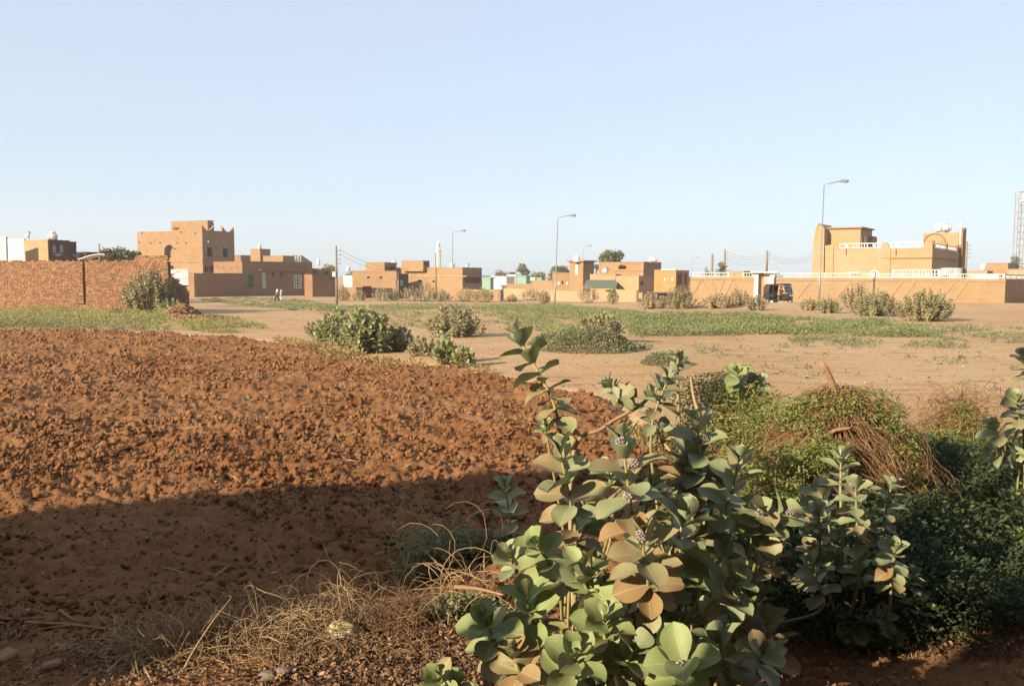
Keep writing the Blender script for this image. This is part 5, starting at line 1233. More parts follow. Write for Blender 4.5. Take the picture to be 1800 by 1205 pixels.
# ------------------------------------------------------------ weeds and grass
def weeds(name, label, poly, n, hgt, leaf, m, per=12, clump=.4, wid=.35, seed=1, spread=1.0, cat='weeds', fscale=.7, avoid=True, mound=None, bh=0.0, blade=False):
    x, y = sample_poly(poly, n)
    d = fbm(x*fscale, y*fscale, 100+seed, 3); k = d > clump
    if avoid: k &= field_mask(x, y) < .35
    x = x[k]; y = y[k]; d = d[k]; n = len(x); hs = hgt*(.5+1.0*np.clip((d-clump)/.25, 0, 1))*rng.uniform(.7, 1.2, n)
    z = surf(x, y)+bh*np.clip((d-clump)/.2, 0, 1)
    if mound is not None: z = z+mound(x, y)
    x = np.repeat(x, per); y = np.repeat(y, per); z = np.repeat(z, per); hs = np.repeat(hs, per); N = len(x)
    if blade:
        pos = np.stack([x+rng.normal(0, .03, N)*spread, y+rng.normal(0, .03, N)*spread, z-.01], -1); L = rng.normal(size=(N, 3))*.45; L[:, 2] = 1; s = hs*rng.uniform(.5, 1.2, N); w = np.full(N, wid)
    else:
        t = rng.random(N)**.8; r_ = hs*spread*rng.random(N)**.5*.8; a = rng.uniform(0, 6.28, N)
        pos = np.stack([x+r_*np.cos(a), y+r_*np.sin(a), z+hs*t*(1-.35*(r_/hs/max(spread, .01))**2)], -1); L = np.stack([np.cos(a), np.sin(a), rng.uniform(-.2, 1.1, N)], -1)+rng.normal(size=(N, 3))*.4; s = leaf*rng.uniform(.6, 1.3, N); w = s*wid
    V, F = frames_leaves(pos, L, rng.normal(size=(N, 3)), s, w, LV2, LF2)
    o = link(name, fast(name, V, F), M[m]); tag(o, label, cat, kind='stuff'); return o
WG = 'weeds'
weeds('weed_strip', 'band of yellow green weeds along the foot of the brick wall', [(-60, 546), (120, 546), (300, 556), (300, 582), (160, 578), (-60, 576)], 2500, .26, .085, 'weed_yellow', 18, .42, .4, 1, fscale=1.3)
weeds('weed_strip', 'grey green weeds in front of the yellow weeds along the brick wall', [(-60, 560), (270, 566), (270, 584), (-60, 578)], 1100, .24, .085, 'weed_grey', 16, .44, .4, 2)
weeds('grass_patch', 'low yellow green grass patch between the rubble and the track', [(310, 566), (380, 560), (460, 570), (470, 580), (400, 587), (330, 582)], 800, .15, .085, 'weed_yellow', 16, .38, .35, 3, cat='grass')
weeds('grass_patch', 'long strip of low weeds behind the wall shadow near the walkers', [(345, 527), (420, 522), (520, 527), (590, 536), (600, 546), (520, 548), (420, 537)], 2400, .15, .11, 'weed', 12, .47, .45, 4, cat='grass')
weeds('grass_patch', 'weed patches behind the leafy field edge shrubs', [(560, 540), (700, 533), (860, 536), (880, 575), (720, 578), (560, 560)], 3600, .18, .09, 'weed', 13, .49, .45, 5, cat='grass')
weeds('weed_belt', 'wide belt of green weeds around the middle lamp post', [(860, 536), (990, 536), (1110, 548), (1120, 585), (1000, 590), (870, 572)], 5200, .22, .085, 'weed', 15, .47, .45, 6, fscale=1.1)
weeds('weed_belt', 'long tapering belt of fresh green weeds on the right', [(1105, 552), (1250, 553), (1400, 560), (1560, 570), (1650, 582), (1640, 593), (1500, 592), (1350, 588), (1110, 592)], 7000, .24, .085, 'weed', 15, .44, .45, 7, fscale=.9)
weeds('weed_patch', 'scattered low weed patches right of the green belt', [(1640, 572), (1820, 578), (1820, 605), (1640, 606)], 800, .2, .085, 'weed_grey', 14, .47, .4, 8)
weeds('weed_patch', 'small grey green weed clumps on the bare ground', [(1380, 592), (1560, 598), (1700, 600), (1700, 612), (1400, 610)], 500, .18, .08, 'weed_grey', 14, .5, .4, 9)
weeds('weed_patch', 'sparse dry tufts on the bare sandy ground at right', [(1200, 600), (1750, 612), (1750, 690), (1250, 660)], 420, .10, .1, 'weed_grey', 7, .58, .35, 10)
weeds('straw_strip', 'dry yellow straw along the far edge of the ploughed field', [(480, 598), (560, 604), (640, 628), (760, 645), (860, 655), (860, 664), (740, 655), (620, 640), (520, 618)], 900, .12, .14, 'straw_gold', 9, .38, .14, 11, avoid=False, cat='straw')
mnd = lambda cx, cy, rx, ry, h: (lambda x, y: h*np.exp(-((x-cx)/rx)**2-((y-cy)/ry)**2))
def weed_mound(label, px, py, rx, h, n, leaf, m, seed):
    c = G(px, py); a = rng.uniform(0, 6.28, n); r_ = np.sqrt(rng.random(n)); x = c.x+rx*r_*np.cos(a); y = c.y+rx*.75*r_*np.sin(a)
    z = ground_h(x, y)+h*(1-r_**2.2)*(.55+.6*fbm(x*2.2, y*2.2, seed, 2)); z = z-h*.35*rng.random(n)
    L = np.stack([np.cos(a)*r_, np.sin(a)*r_, np.full(n, .6)], -1)+rng.normal(size=(n, 3))*.5; s = leaf*rng.uniform(.6, 1.3, n)
    V, F = frames_leaves(np.stack([x, y, z], -1), L, rng.normal(size=(n, 3)), s, s*.4, LV2, LF2); tag(link('weed_mound', fast('weed_mound', V, F), M[m]), label, 'weeds', kind='stuff')
weed_mound('rounded mound of grey green weeds below the leafy middle shrub', 1035, 615, 1.3, .75, 9000, .075, 'weed_grey', 1)
weed_mound('green lower mound spreading left of the leafy middle shrub', 975, 605, .8, .45, 3500, .075, 'weed_grey', 2)
weed_mound('small weed hummock behind the flowering tip', 1170, 640, .6, .36, 3200, .06, 'weed_grey', 3)
#PART4
# ------------------------------------------------------------ unseen houses and roof, added to shade the foreground
def qpt(q, along):   # coordinates across and along the sun's ground direction
    u = Vector((.643, -.766, 0)); v = Vector((.766, .643, 0)); return u*q+v*along
def added_shade_house(label, poly, top, m):
    c = sum((Vector((p[0], p[1], 0)) for p in poly), Vector())/len(poly)
    rt = empty('mud_brick_house', (c.x, c.y, -.3), label, 'house'); mb = MB(); mb.prism([(p[0], p[1]) for p in poly], -.3, top); mb.build('wall', M['mud'], rt)  # unseen shade caster, added for its shadow
    mb = MB(); mb.prism([(c.x+(p[0]-c.x)*.97, c.y+(p[1]-c.y)*.97) for p in poly], top+.005, top+.12); mb.build('roof_slab', M['mud'], rt)
SH_H = 6.0; QA, QB = -5.0, -2.05
Ae = Vector((-8.6, -.55, 0))+Vector((.643, -.766, 0))*.28; 
Ae0 = Ae.copy(); Ae = Ae+Vector((.766, .643, 0))*3.0; a1_ = Ae0+Vector((-11, -2.7, 0)); back = Vector((-.766, -.643, 0))*9
added_shade_house('tall unseen mud brick house added behind the camera to shade the near field', [a1_, a1_+back, Ae+back, Ae], SH_H, M['mud'])
b_ = Vector((-5.2, -.55, 0)); b_ = b_+Vector((.643, -.766, 0))*(QB-(b_.x*.643-b_.y*.766))
added_shade_house('unseen mud brick house added beside the camera to shade the lower right corner', [b_, b_+back, b_+back+Vector((.643, -.766, 0))*7, b_+Vector((.643, -.766, 0))*2.2+Vector((-.766, -.643, 0))*1.0, ], SH_H, M['mud'])

added_shade_house('long unseen mud brick house added behind the camera to block skylight', [Vector((-2.6, -1.6, 0)), Vector((-4.5, -9, 0)), Vector((10, -9, 0)), Vector((10, -1.9, 0))], SH_H, M['mud'])  # added unseen, only blocks skylight from behind
rv = empty('added_shade_roof', (0, -1, 0), 'unseen flat roof on posts added over the camera to darken the near ground', 'roof')  # added overhead out of view to cut skylight on the near ground
mb = MB(); mb.prism([(-3.4, -1.2), (8, -1.2), (8, 3.0), (-3.4, 3.0)], 5.35, 5.5); mb.build('roof_slab', M['mud'], rv)
for p_ in ((-3.2, 1.0), (7.8, 2.8), (7.8, -1.0)): mb = MB(); mb.tube([(p_[0], p_[1], -.2), (p_[0], p_[1], 5.35)], .09, 8); mb.build('post', M['timber'], rv)
# ------------------------------------------------------------ foreground shrub with big round leaves
def leaf_mesh(i):
    q = random.Random(100+i); L = .18; Wm = L*q.uniform(.68, .86); nu, nv = 6, 9; V = []; F = []
    cup = q.uniform(.25, .55); ref = q.uniform(-.05, .22); tw = q.uniform(-.25, .25); sk_ = q.uniform(-.06, .06); wv = q.uniform(.002, .006); ph = q.uniform(0, 6)
    for b_ in range(nv+1):
        v = b_/nv; w = .5*Wm*(math.sin(math.pi*min(1, (v*.955+.045))**1.34))**.56 if v < 1 else .0
        if b_ == 0: w = Wm*.11
        for a in range(nu+1):
            u = -1+2*a/nu; x_ = u*w; y_ = v*L-.010*abs(u)*(1 if b_ == 0 else 0)
            z = cup*(abs(u)**1.6)*w-ref*L*v*v+wv*math.sin(v*9+ph)*abs(u)
            t = tw*v; V.append((x_*math.cos(t)-z*math.sin(t)+sk_*L*math.sin(v*3), y_, x_*math.sin(t)+z*math.cos(t)))
    for b_ in range(nv):
        for a in range(nu): k = b_*(nu+1)+a; F.append((k, k+1, k+nu+2, k+nu+1))
    me = bpy.data.meshes.new('leaf'); me.from_pydata(V, [], F); me.polygons.foreach_set('use_smooth', [True]*len(F)); me.update(); return me
LEAVES = {}
for mk in ('leaf', 'leaf_tan', 'leaf_green'):
    LEAVES[mk] = []
    for i in range(6): me = leaf_mesh(i); me.materials.append(M[mk]); LEAVES[mk].append(me)
def flower_mesh():
    mb = MB(); q = random.Random(5)
    for i in range(26):
        t = i/26; ph = i*2.4; z = 1-1.5*t; r_ = math.sqrt(max(0, 1-z*z)); d = Vector((r_*math.cos(ph), r_*math.sin(ph), z)); c = d*.026*q.uniform(.85, 1.1)
        mb.blob(c, .0072*q.uniform(.8, 1.15), i, .15, 1)
    for i in range(8): d = Vector((q.uniform(-1, 1), q.uniform(-1, 1), 1)).normalized(); mb.tube([(0, 0, -.035), tuple(d*.02)], .0015, 3)
    me = bpy.data.meshes.new('flower_cluster'); me.from_pydata(mb.v, [], mb.f); me.materials.append(M['flower']); me.update(); return me
FLOW = flower_mesh()
mb = MB(); mb.blob((0, 0, .012), (.009, .007, .02), 3, .1, 1); BUD = bpy.data.meshes.new('bud'); BUD.from_pydata(mb.v, [], mb.f); BUD.materials.append(M['bud'])
def plant(label, base, branches, mk='leaf', seed=1, fill=0, group='broad leaved shrubs in the foreground', name='broad_leaved_shrub', stem='stem', base_r=.02):
    """base (px, Y) on the ground; branches: dict(p=[(px,py,Y)...from below to the tip], leaf=size, sp=node spacing, n=nodes, fl=flowers)"""
    q = random.Random(seed); bx = pxw(base[0], base[1]); bx.z = float(surf(bx.x, bx.y))
    rt = empty(name, bx, label, 'shrub', group); branches = list(branches); nb0 = len(branches)
    for i in range(fill):
        t1 = branches[q.randrange(nb0)]['p'][-1]; t2 = branches[q.randrange(nb0)]['p'][-1]; w_ = q.random()
        tp = (t1[0]*w_+t2[0]*(1-w_)+q.uniform(-45, 45), max(t1[1], t2[1])+q.uniform(30, 150), t1[2]*w_+t2[2]*(1-w_)+q.uniform(.05, .5))
        branches.append(dict(p=[(tp[0]+q.uniform(-30, 30), tp[1]+80, tp[2]), tp], leaf=q.uniform(.15, .2), n=5, mk=q.choice(('leaf', 'leaf_green', 'leaf_tan', 'leaf'))))
    for br in branches:
        pts = [P(*p) for p in br['p']]; b0_ = bx+Vector((q.uniform(-.05, .05), q.uniform(-.05, .05), -.04))
        if not br.get('free'): pts = [b0_]+([] if len(pts) > 2 else [b0_.lerp(pts[0], .5)+Vector((0, 0, .05))])+pts
        path = spline(pts, 70); lf = br.get('leaf', .17)*.80; sc = lf/.18
        mb = MB(); r0, r1 = br.get('r', (.011, .005)); sub = path[::2]+[path[-1]]; mb.tube(sub, [r0, r1], 7)
        so = mb.build('stem', M[br.get('m', stem)], rt, True)
        seg = [0]
        for j in range(69, 0, -1): seg.append(seg[-1]+(path[j]-path[j-1]).length)
        sp = br.get('sp', .055)*sc*.88; ph = br.get('ph', q.uniform(0, 6.28)); d = 0.004; nn = br.get('n', 9)+2; kk = br.get('mk', mk)
        for j in range(nn):
            k = 69-next((i for i, s_ in enumerate(seg) if s_ >= d), 69)
            if k < 2: break
            T = (path[k]-path[k-1]).normalized(); o1 = T.orthogonal().normalized(); o2 = T.cross(o1)
            al = R((8, 26, 44, 56, 64, 70, 76, 82, 86, 90, 92, 94)[min(j+br.get('open', 0), 11)]+q.uniform(-9, 9)); an = ph+j*math.pi/2+q.uniform(-.22, .22)
            szs = (.42, .72, .92, 1.0, 1.04, 1.02, 1.0, .96, .92, .86, .8, .75)[min(j+br.get('open', 0), 11)]
            for s_ in (0, math.pi):
                if j > 3 and q.random() < .08: continue
                rd = o1*math.cos(an+s_)+o2*math.sin(an+s_)
                Ld = (T*math.cos(al)+rd*math.sin(al)); Ld += Vector((q.uniform(-.12, .12), q.uniform(-.12, .12), q.uniform(-.16, .06)-.02*j)); Ld.normalize()
                N_ = T*math.sin(al)-rd*math.cos(al); N_ += Vector((q.uniform(-.25, .25), q.uniform(-.25, .25), 0)); Wx = Ld.cross(N_).normalized(); N_ = Wx.cross(Ld)
                k2 = sc*szs*q.uniform(.86, 1.12); pos = path[k]-rt.location+rd*.004
                kk2 = kk if not (j > 5 and q.random() < .4) else 'leaf_tan'
                o = bpy.data.objects.new('leaf', LEAVES[kk2][q.randrange(6)]); COL.objects.link(o); o.parent = so
                o.matrix_basis = Matrix(((Wx.x*k2, Ld.x*k2, N_.x*k2, pos.x), (Wx.y*k2, Ld.y*k2, N_.y*k2, pos.y), (Wx.z*k2, Ld.z*k2, N_.z*k2, pos.z), (0, 0, 0, 1)))
            if br.get('fl') and j in (1, 3, 5)[:br['fl']]:
                rd = (o1*math.cos(an+.8)+o2*math.sin(an+.8)); rd = (rd-Vector((0, .9, 0))).normalized(); pos = path[k]+(T*.03+rd*.035)*sc-rt.location
                o = bpy.data.objects.new('flower_cluster', FLOW); COL.objects.link(o); o.parent = so; o.location = pos; o.rotation_euler = (q.uniform(-.5, .5), q.uniform(-.5, .5), q.uniform(0, 6)); o.scale = (sc*.85,)*3
            d += sp*(.45 if j == 0 else .7 if j == 1 else 1)*q.uniform(.85, 1.15)
        if not br.get('fl'):
            o = bpy.data.objects.new('bud', BUD); COL.objects.link(o); o.parent = so; o.location = path[-1]-rt.location; o.rotation_euler = (q.uniform(-.3, .3), q.uniform(-.3, .3), 0); o.scale = (sc*1.1,)*3
    return rt
B = dict
plant('tall lone stalk of paired leaves rising above the field left of the foreground clump', (1010, 5.3), [
    B(p=[(1004, 830, 5.1), (988, 770, 5.1), (972, 705, 5.1), (944, 650, 5.15), (922, 612, 5.2), (908, 584, 5.2)], leaf=.215, n=11, sp=.075, ph=1.2, r=(.012, .006)),
    B(p=[(960, 760, 5.0), (955, 745, 5.0)], leaf=.10, n=3, mk='leaf_green')], 'leaf', 1)
plant('left front shrub with tall yellowish stem and evenly paired leaves beside the field', (1010, 4.5), [
    B(p=[(1012, 960, 4.3), (1004, 890, 4.25), (992, 830, 4.2), (983, 785, 4.2)], leaf=.215, n=9, sp=.075, ph=.5),
    B(p=[(985, 1040, 4.1), (965, 990, 4.0), (942, 958, 3.95)], leaf=.20, n=5, ph=.9, mk='leaf_green'),
    B(p=[(925, 1030, 4.2), (905, 1000, 4.15), (893, 972, 4.1)], leaf=.15, n=4, mk='leaf'),
    B(p=[(1000, 1050, 4.3), (1008, 965, 4.4), (1045, 905, 4.5)], leaf=.17, n=5),
    B(p=[(1005, 815, 5.0), (1060, 752, 5.1), (1125, 712, 5.2), (1168, 668, 5.2)], leaf=.14, n=4, m='woody', r=(.014, .010), mk='leaf_green'),
    B(p=[(1128, 715, 5.3), (1095, 700, 5.4), (1068, 672, 5.4)], leaf=.13, n=5, free=True, m='woody'),
    B(p=[(1130, 712, 5.2), (1085, 705, 5.0), (1105, 690, 5.1)], leaf=.12, n=4, free=True)], 'leaf', 2, fill=6)
plant('centre shrub with the largest flowering rosette of broad cupped leaves', (1115, 4.3), [
    B(p=[(1118, 1000, 3.8), (1110, 900, 3.75), (1100, 820, 3.7), (1094, 768, 3.7)], leaf=.215, n=10, sp=.08, fl=3, ph=.9),
    B(p=[(1135, 1060, 3.6), (1133, 990, 3.45), (1128, 935, 3.4)], leaf=.20, n=9, sp=.055, fl=1, ph=.8, mk='leaf_tan'),
    B(p=[(1165, 1010, 3.8), (1190, 950, 3.75), (1205, 905, 3.75)], leaf=.22, n=5, mk='leaf'),
    B(p=[(1060, 1060, 3.75), (1032, 1035, 3.7), (1018, 1000, 3.7)], leaf=.215, n=5, mk='leaf_green', open=1),
    B(p=[(1130, 930, 4.3), (1140, 880, 4.3), (1148, 850, 4.3)], leaf=.18, n=5, mk='leaf_green')], 'leaf', 3, fill=12)
plant('rear shrub with lilac flower heads on slender stems above the golden grass', (1215, 5.2), [
    B(p=[(1150, 850, 5.0), (1145, 760, 4.95), (1160, 700, 4.9), (1184, 650, 4.9)], leaf=.16, n=8, sp=.065, fl=2),
    B(p=[(1192, 690, 4.9), (1192, 640, 4.9), (1191, 622, 4.9)], leaf=.10, n=3),
    B(p=[(1228, 900, 4.6), (1232, 820, 4.5), (1224, 735, 4.4)], leaf=.19, n=9, sp=.085, fl=2, ph=.3),
    B(p=[(1190, 830, 5.1), (1165, 780, 5.2), (1150, 730, 5.2)], leaf=.13, n=6),
    B(p=[(1250, 900, 4.6), (1262, 850, 4.6), (1255, 830, 4.6)], leaf=.15, n=4)], 'leaf', 4, fill=8)
plant('leafy shrub with spreading upper rosette right of the flowering clump', (1290, 4.9), [
    B(p=[(1272, 930, 4.3), (1288, 860, 4.2), (1300, 798, 4.15)], leaf=.19, n=8, sp=.09, ph=.4),
    B(p=[(1335, 960, 4.2), (1352, 915, 4.1), (1383, 892, 4.05)], leaf=.19, n=5, ph=1.0, fl=1, mk='leaf_green'),
    B(p=[(1320, 960, 4.2), (1332, 920, 4.15), (1335, 895, 4.1)], leaf=.17, n=5, fl=1),
    B(p=[(1240, 1080, 3.9), (1270, 1045, 3.85), (1290, 1020, 3.8)], leaf=.18, n=4, mk='leaf', open=1),
    B(p=[(1250, 1000, 4.2), (1240, 960, 4.3), (1215, 925, 4.3)], leaf=.19, n=4),
    B(p=[(1330, 1010, 4.6), (1345, 975, 4.6), (1360, 955, 4.6)], leaf=.17, n=5, mk='leaf_tan')], 'leaf', 5, fill=12)
plant('low front shrub with pale green rosettes at the bottom centre', (1000, 3.95), [
    B(p=[(945, 1110, 3.7), (930, 1075, 3.65), (925, 1040, 3.65)], leaf=.18, n=5, mk='leaf_green'),
    B(p=[(885, 1160, 3.7), (868, 1125, 3.65), (853, 1085, 3.6)], leaf=.19, n=6, mk='leaf_green', ph=.6),
    B(p=[(1055, 1150, 3.55), (1062, 1110, 3.5), (1060, 1078, 3.45)], leaf=.19, n=6, mk='leaf_green', ph=.2),
    B(p=[(1000, 1200, 3.4), (1008, 1170, 3.35), (1012, 1145, 3.3)], leaf=.19, n=6, mk='leaf_green'),
    B(p=[(1085, 1180, 3.5), (1110, 1150, 3.45), (1125, 1130, 3.45)], leaf=.18, n=4, mk='leaf'),
    B(p=[(920, 1190, 3.5), (905, 1160, 3.5), (900, 1140, 3.5)], leaf=.16, n=4, mk='leaf_tan')], 'leaf_green', 6, fill=9)
plant('small two leaved sprout at the bottom edge left of the clump', (775, 4.0), [
    B(p=[(772, 1205, 3.8), (770, 1185, 3.75)], leaf=.15, n=3, mk='leaf_green', ph=0), B(p=[(800, 1215, 3.8), (805, 1195, 3.8)], leaf=.12, n=2, mk='leaf_green')], 'leaf_green', 7)
plant('shaded shrub with rounded dull leaves at the bottom right of the clump', (1240, 3.9), [
    B(p=[(1210, 1215, 3.4), (1205, 1185, 3.35), (1200, 1160, 3.3)], leaf=.21, n=5, fl=1, mk='leaf_green', open=2),
    B(p=[(1320, 1200, 3.6), (1335, 1170, 3.55), (1342, 1140, 3.5)], leaf=.16, n=4), B(p=[(1270, 1170, 3.6), (1262, 1120, 3.6)], leaf=.18, n=4)], 'leaf', 8)
plant('dark upright stalk in the shade left of the clump', (900, 6.6), [
    B(p=[(900, 950, 6.5), (893, 890, 6.45), (886, 845, 6.4)], leaf=.18, n=8, sp=.10)], 'leaf', 9)
plant('small bluish shrub standing in the shaded weeds', (772, 6.2), [
    B(p=[(770, 1010, 6.1), (768, 975, 6.1)], leaf=.17, n=5, sp=.06), B(p=[(738, 1040, 6.0), (735, 1015, 6.0)], leaf=.12, n=4)], 'leaf', 10)
plant('upright column of small stacked leaves left of the tallest right column', (1508, 5.0), [
    B(p=[(1507, 1030, 4.75), (1507, 950, 4.7), (1505, 885, 4.65), (1503, 852, 4.65)], leaf=.145, n=12, sp=.05, fl=1),
    B(p=[(1444, 1000, 4.8), (1442, 940, 4.8), (1438, 895, 4.8)], leaf=.145, n=10, sp=.06, fl=1),
    B(p=[(1478, 880, 5.0), (1478, 840, 5.0), (1478, 795, 5.0)], leaf=.16, n=7, sp=.075)], 'leaf', 11, fill=6)
plant('rightmost upright column of small stacked leaves before the branch heap', (1570, 5.2), [
    B(p=[(1545, 980, 4.95), (1556, 905, 4.9), (1568, 848, 4.9)], leaf=.145, n=10, sp=.058, ph=.8),
    B(p=[(1562, 1070, 4.7), (1567, 1010, 4.65), (1573, 962, 4.6)], leaf=.135, n=9, sp=.05),
    B(p=[(1590, 1040, 4.9), (1608, 1005, 4.9)], leaf=.12, n=5, sp=.05)], 'leaf', 12)
plant('low round leaved plant in the dark at the foot of the right columns', (1530, 5.1), [
    B(p=[(1500, 1110, 4.9), (1495, 1080, 4.9)], leaf=.14, n=5, open=3), B(p=[(1545, 1120, 4.9), (1550, 1085, 4.85)], leaf=.12, n=6, open=4),
    B(p=[(1610, 1110, 5.0), (1615, 1060, 5.0)], leaf=.12, n=6, open=3), B(p=[(1570, 1140, 4.9), (1580, 1120, 4.9)], leaf=.09, n=5, open=3)], 'leaf_green', 13)
plant('shrub cut by the right edge with pale rosettes and white buds', (1815, 7.3), [
    B(p=[(1800, 780, 7.1), (1790, 730, 7.05), (1787, 700, 7.0)], leaf=.19, n=6), B(p=[(1812, 700, 7.0), (1806, 655, 7.0), (1800, 622, 7.0)], leaf=.18, n=5),
    B(p=[(1790, 800, 7.0), (1762, 775, 7.0), (1745, 745, 7.0)], leaf=.19, n=7), B(p=[(1800, 810, 6.9), (1770, 800, 6.9), (1745, 795, 6.9)], leaf=.17, n=5),
    B(p=[(1815, 780, 7.2), (1808, 745, 7.2)], leaf=.18, n=6)], 'leaf', 14, fill=3, group='shrubs by the branch heap')
plant('leaf tip poking out of the creeper mass behind the flowering stems', (1305, 8.2), [
    B(p=[(1298, 690, 8.0), (1295, 650, 7.9)], leaf=.20, n=4, mk='leaf_green'), B(p=[(1330, 700, 8.1), (1328, 668, 8.0)], leaf=.19, n=6)], 'leaf', 15, group='shrubs by the branch heap')

# ------------------------------------------------------------ branch heap, creepers, straw
def strand_mesh(strands, k=3):
    """strands: list of (points array (m,3), radius)"""
    V = []; F = []; n0 = 0
    for p, r_ in strands:
        p = np.asarray(p); m_ = len(p); t = np.gradient(p, axis=0); t /= np.linalg.norm(t, axis=1, keepdims=True)+1e-9
        a = np.cross(t, (.31, .52, .8)); a /= np.linalg.norm(a, axis=1, keepdims=True)+1e-9; b_ = np.cross(t, a)
        rr = r_*np.linspace(1, .45, m_)[:, None]
        ring = [p+(a*math.cos(2*math.pi*j/k)+b_*math.sin(2*math.pi*j/k))*rr for j in range(k)]
        V.append(np.stack(ring, 1).reshape(-1, 3)); idx = n0+np.arange(m_*k).reshape(m_, k); nxt = np.roll(idx, -1, 1)
        F.append(np.stack([idx[:-1], nxt[:-1], nxt[1:], idx[1:]], -1).reshape(-1, 4)); n0 += m_*k
    return np.concatenate(V), np.concatenate(F)
def add_stuff(name, V, F, m, parent=None, label=None, cat=None):
    if parent is not None: V = V-np.array(root_loc(parent))
    o = link(name, fast(name, V, F), M[m], parent); tag(o, label, cat, kind='stuff'); return o
hc = pxw(1478, 7.5); hb = float(base_h(hc.x, hc.y)); HT = CZ+ray(1470, 690).z*7.5-hb; HR = .98
heap = empty('branch_heap', (hc.x, hc.y, hb), 'conical heap of dry branches and vines with a bare broken stick on top', 'branch heap')
mb = MB()
prof = [(HR*.86*(1-t)+.04, HT*.93*(t**.75)) for t in np.linspace(0, 1, 8)]; mb.lathe((hc.x, hc.y, hb-.1), prof, 18); mb.build('heap_core', M['mortar'], heap, True)
mb = MB(); mb.tube([P(1482, 730, 7.5), P(1470, 700, 7.45), P(1463, 672, 7.42), P(1452, 648, 7.4), P(1442, 633, 7.38)], [.030, .030, .027, .024, .018], 9); mb.build('broken_stick', M['deadwood'], heap, True)
mb = MB(); mb.tube([P(1440, 770, 7.1), P(1470, 755, 7.0), P(1495, 752, 6.95)], [.02, .016, .012], 7); mb.build('broken_stick', M['deadwood'], heap, True)
def cone_strands(c, zb, H, Rr, n, r_, seed, spread=.5, wob=.03, top=.05, lift=.02):
    q = np.random.default_rng(seed); out = []
    for i in range(n):
        a = q.uniform(0, 6.283); t0 = q.uniform(0, .55)**1.2; t1 = min(1.1, t0+q.uniform(.25, .8)); m_ = 10; t = np.linspace(t0, t1, m_); da = q.normal(0, spread)*np.linspace(0, 1, m_)
        rr = (top+(Rr-top)*t)*(1+q.normal(0, .05)+.13*math.sin(a*3+1)+.09*math.sin(a*5)); z = zb+H*(1-t**1.25)+lift+q.normal(0, .02)+.07*math.sin(q.uniform(0, 3))*np.sin(np.linspace(0, math.pi, m_))
        w = q.normal(0, wob, (m_, 3)).cumsum(0)*.35; p = np.stack([c.x+rr*np.cos(a+da), c.y+rr*np.sin(a+da), z], -1)+w; out.append((p, r_*q.uniform(.5, 1.4)))
    return out
V, F = strand_mesh(cone_strands(hc, hb, HT, HR, 1900, .0036, 1, .7, .05)); add_stuff('dry_stems', V, F, 'straw', heap)
V, F = strand_mesh(cone_strands(hc, hb, HT*.98, HR*.97, 1300, .004, 2, 1.1, .09)); add_stuff('reddish_twigs', V, F, 'root', heap)
def cloud(centers, n, leaf, m, name, label=None, parent=None, cat='creeper', seed=1, wid=.42, flat=.8, stems=0, stemm='straw'):
    """leaves spread through several ellipsoids (px, py, Y, rx, ry, rz)"""
    q = np.random.default_rng(seed); pos = []; vol = [c[3]*c[5] for c in centers]; tot = sum(vol); st = []
    for c, v_ in zip(centers, vol):
        k = int(n*v_/tot); ctr = np.array(P(c[0], c[1], c[2])); d = q.normal(size=(k, 3)); d /= np.linalg.norm(d, axis=1, keepdims=True); rr = q.random(k)**.45
        r3 = np.array(c[3:6]); p = ctr+d*rr[:, None]*r3; p = p[vn(p[:, 0]*6, p[:, 2]*6+p[:, 1]*3, seed) > .24]; pos.append(p)
        for i in range(int(stems*v_/tot)):
            d = q.normal(size=3); d /= np.linalg.norm(d); a = ctr+d*r3*.9; e = ctr+q.normal(size=3)*r3*.55; mid = (a+e)/2+q.normal(size=3)*.06+np.array([0, 0, .05]); t = np.linspace(0, 1, 8)[:, None]
            st.append(((1-t)**2*a+2*t*(1-t)*mid+t*t*e, .0028*q.uniform(.6, 1.4)))
    pos = np.concatenate(pos); gz = ground_h(pos[:, 0], pos[:, 1]); pos = pos[pos[:, 2] > gz+.01]; k = len(pos)
    L = q.normal(size=(k, 3)); L[:, 2] += .3; s = leaf*q.uniform(.6, 1.35, k); V, F = frames_leaves(pos, L, q.normal(size=(k, 3))+np.array([0, 0, .01]), s, s*wid, LV2, LF2)
    if parent is None: parent = empty(name, tuple(pos.mean(0)*np.array([1, 1, 0])), label, cat); name = 'foliage'
    add_stuff(name, V, F, m, parent)
    if st: V, F = strand_mesh(st); add_stuff('stems', V, F, stemm, parent)
    return parent
q_ = random.Random(8)
for i in range(46):
    a = q_.uniform(0, 6.28); t0 = q_.uniform(.0, .5); t1 = t0+q_.uniform(.2, .55); pts = []
    for t in np.linspace(t0, t1, 5):
        rr = (.05+(HR-.02)*t); pts.append((hc.x+rr*math.cos(a+t*q_.uniform(-.2, .3))+q_.uniform(-.03, .03), hc.y+rr*math.sin(a)+q_.uniform(-.03, .03), hb+HT*(1-t**1.25)+.05+q_.uniform(-.02, .05)))
    mb = MB(); mb.tube(pts, [q_.uniform(.006, .012), .004], 5); mb.build('branch', M[q_.choice(('deadwood', 'bark', 'straw'))], heap, True)
cloud([(1475, 712, 7.35, .36, .35, .13), (1530, 745, 7.3, .3, .35, .18), (1565, 800, 7.2, .26, .35, .24), (1590, 870, 7.1, .22, .35, .26), (1410, 730, 7.3, .34, .35, .15), (1440, 800, 6.8, .3, .2, .2), (1350, 860, 6.7, .34, .3, .34), (1400, 900, 6.6, .3, .2, .25)], 15000, .034, 'vine', 'creeper_leaves', parent=heap, seed=3, stems=260, stemm='straw')
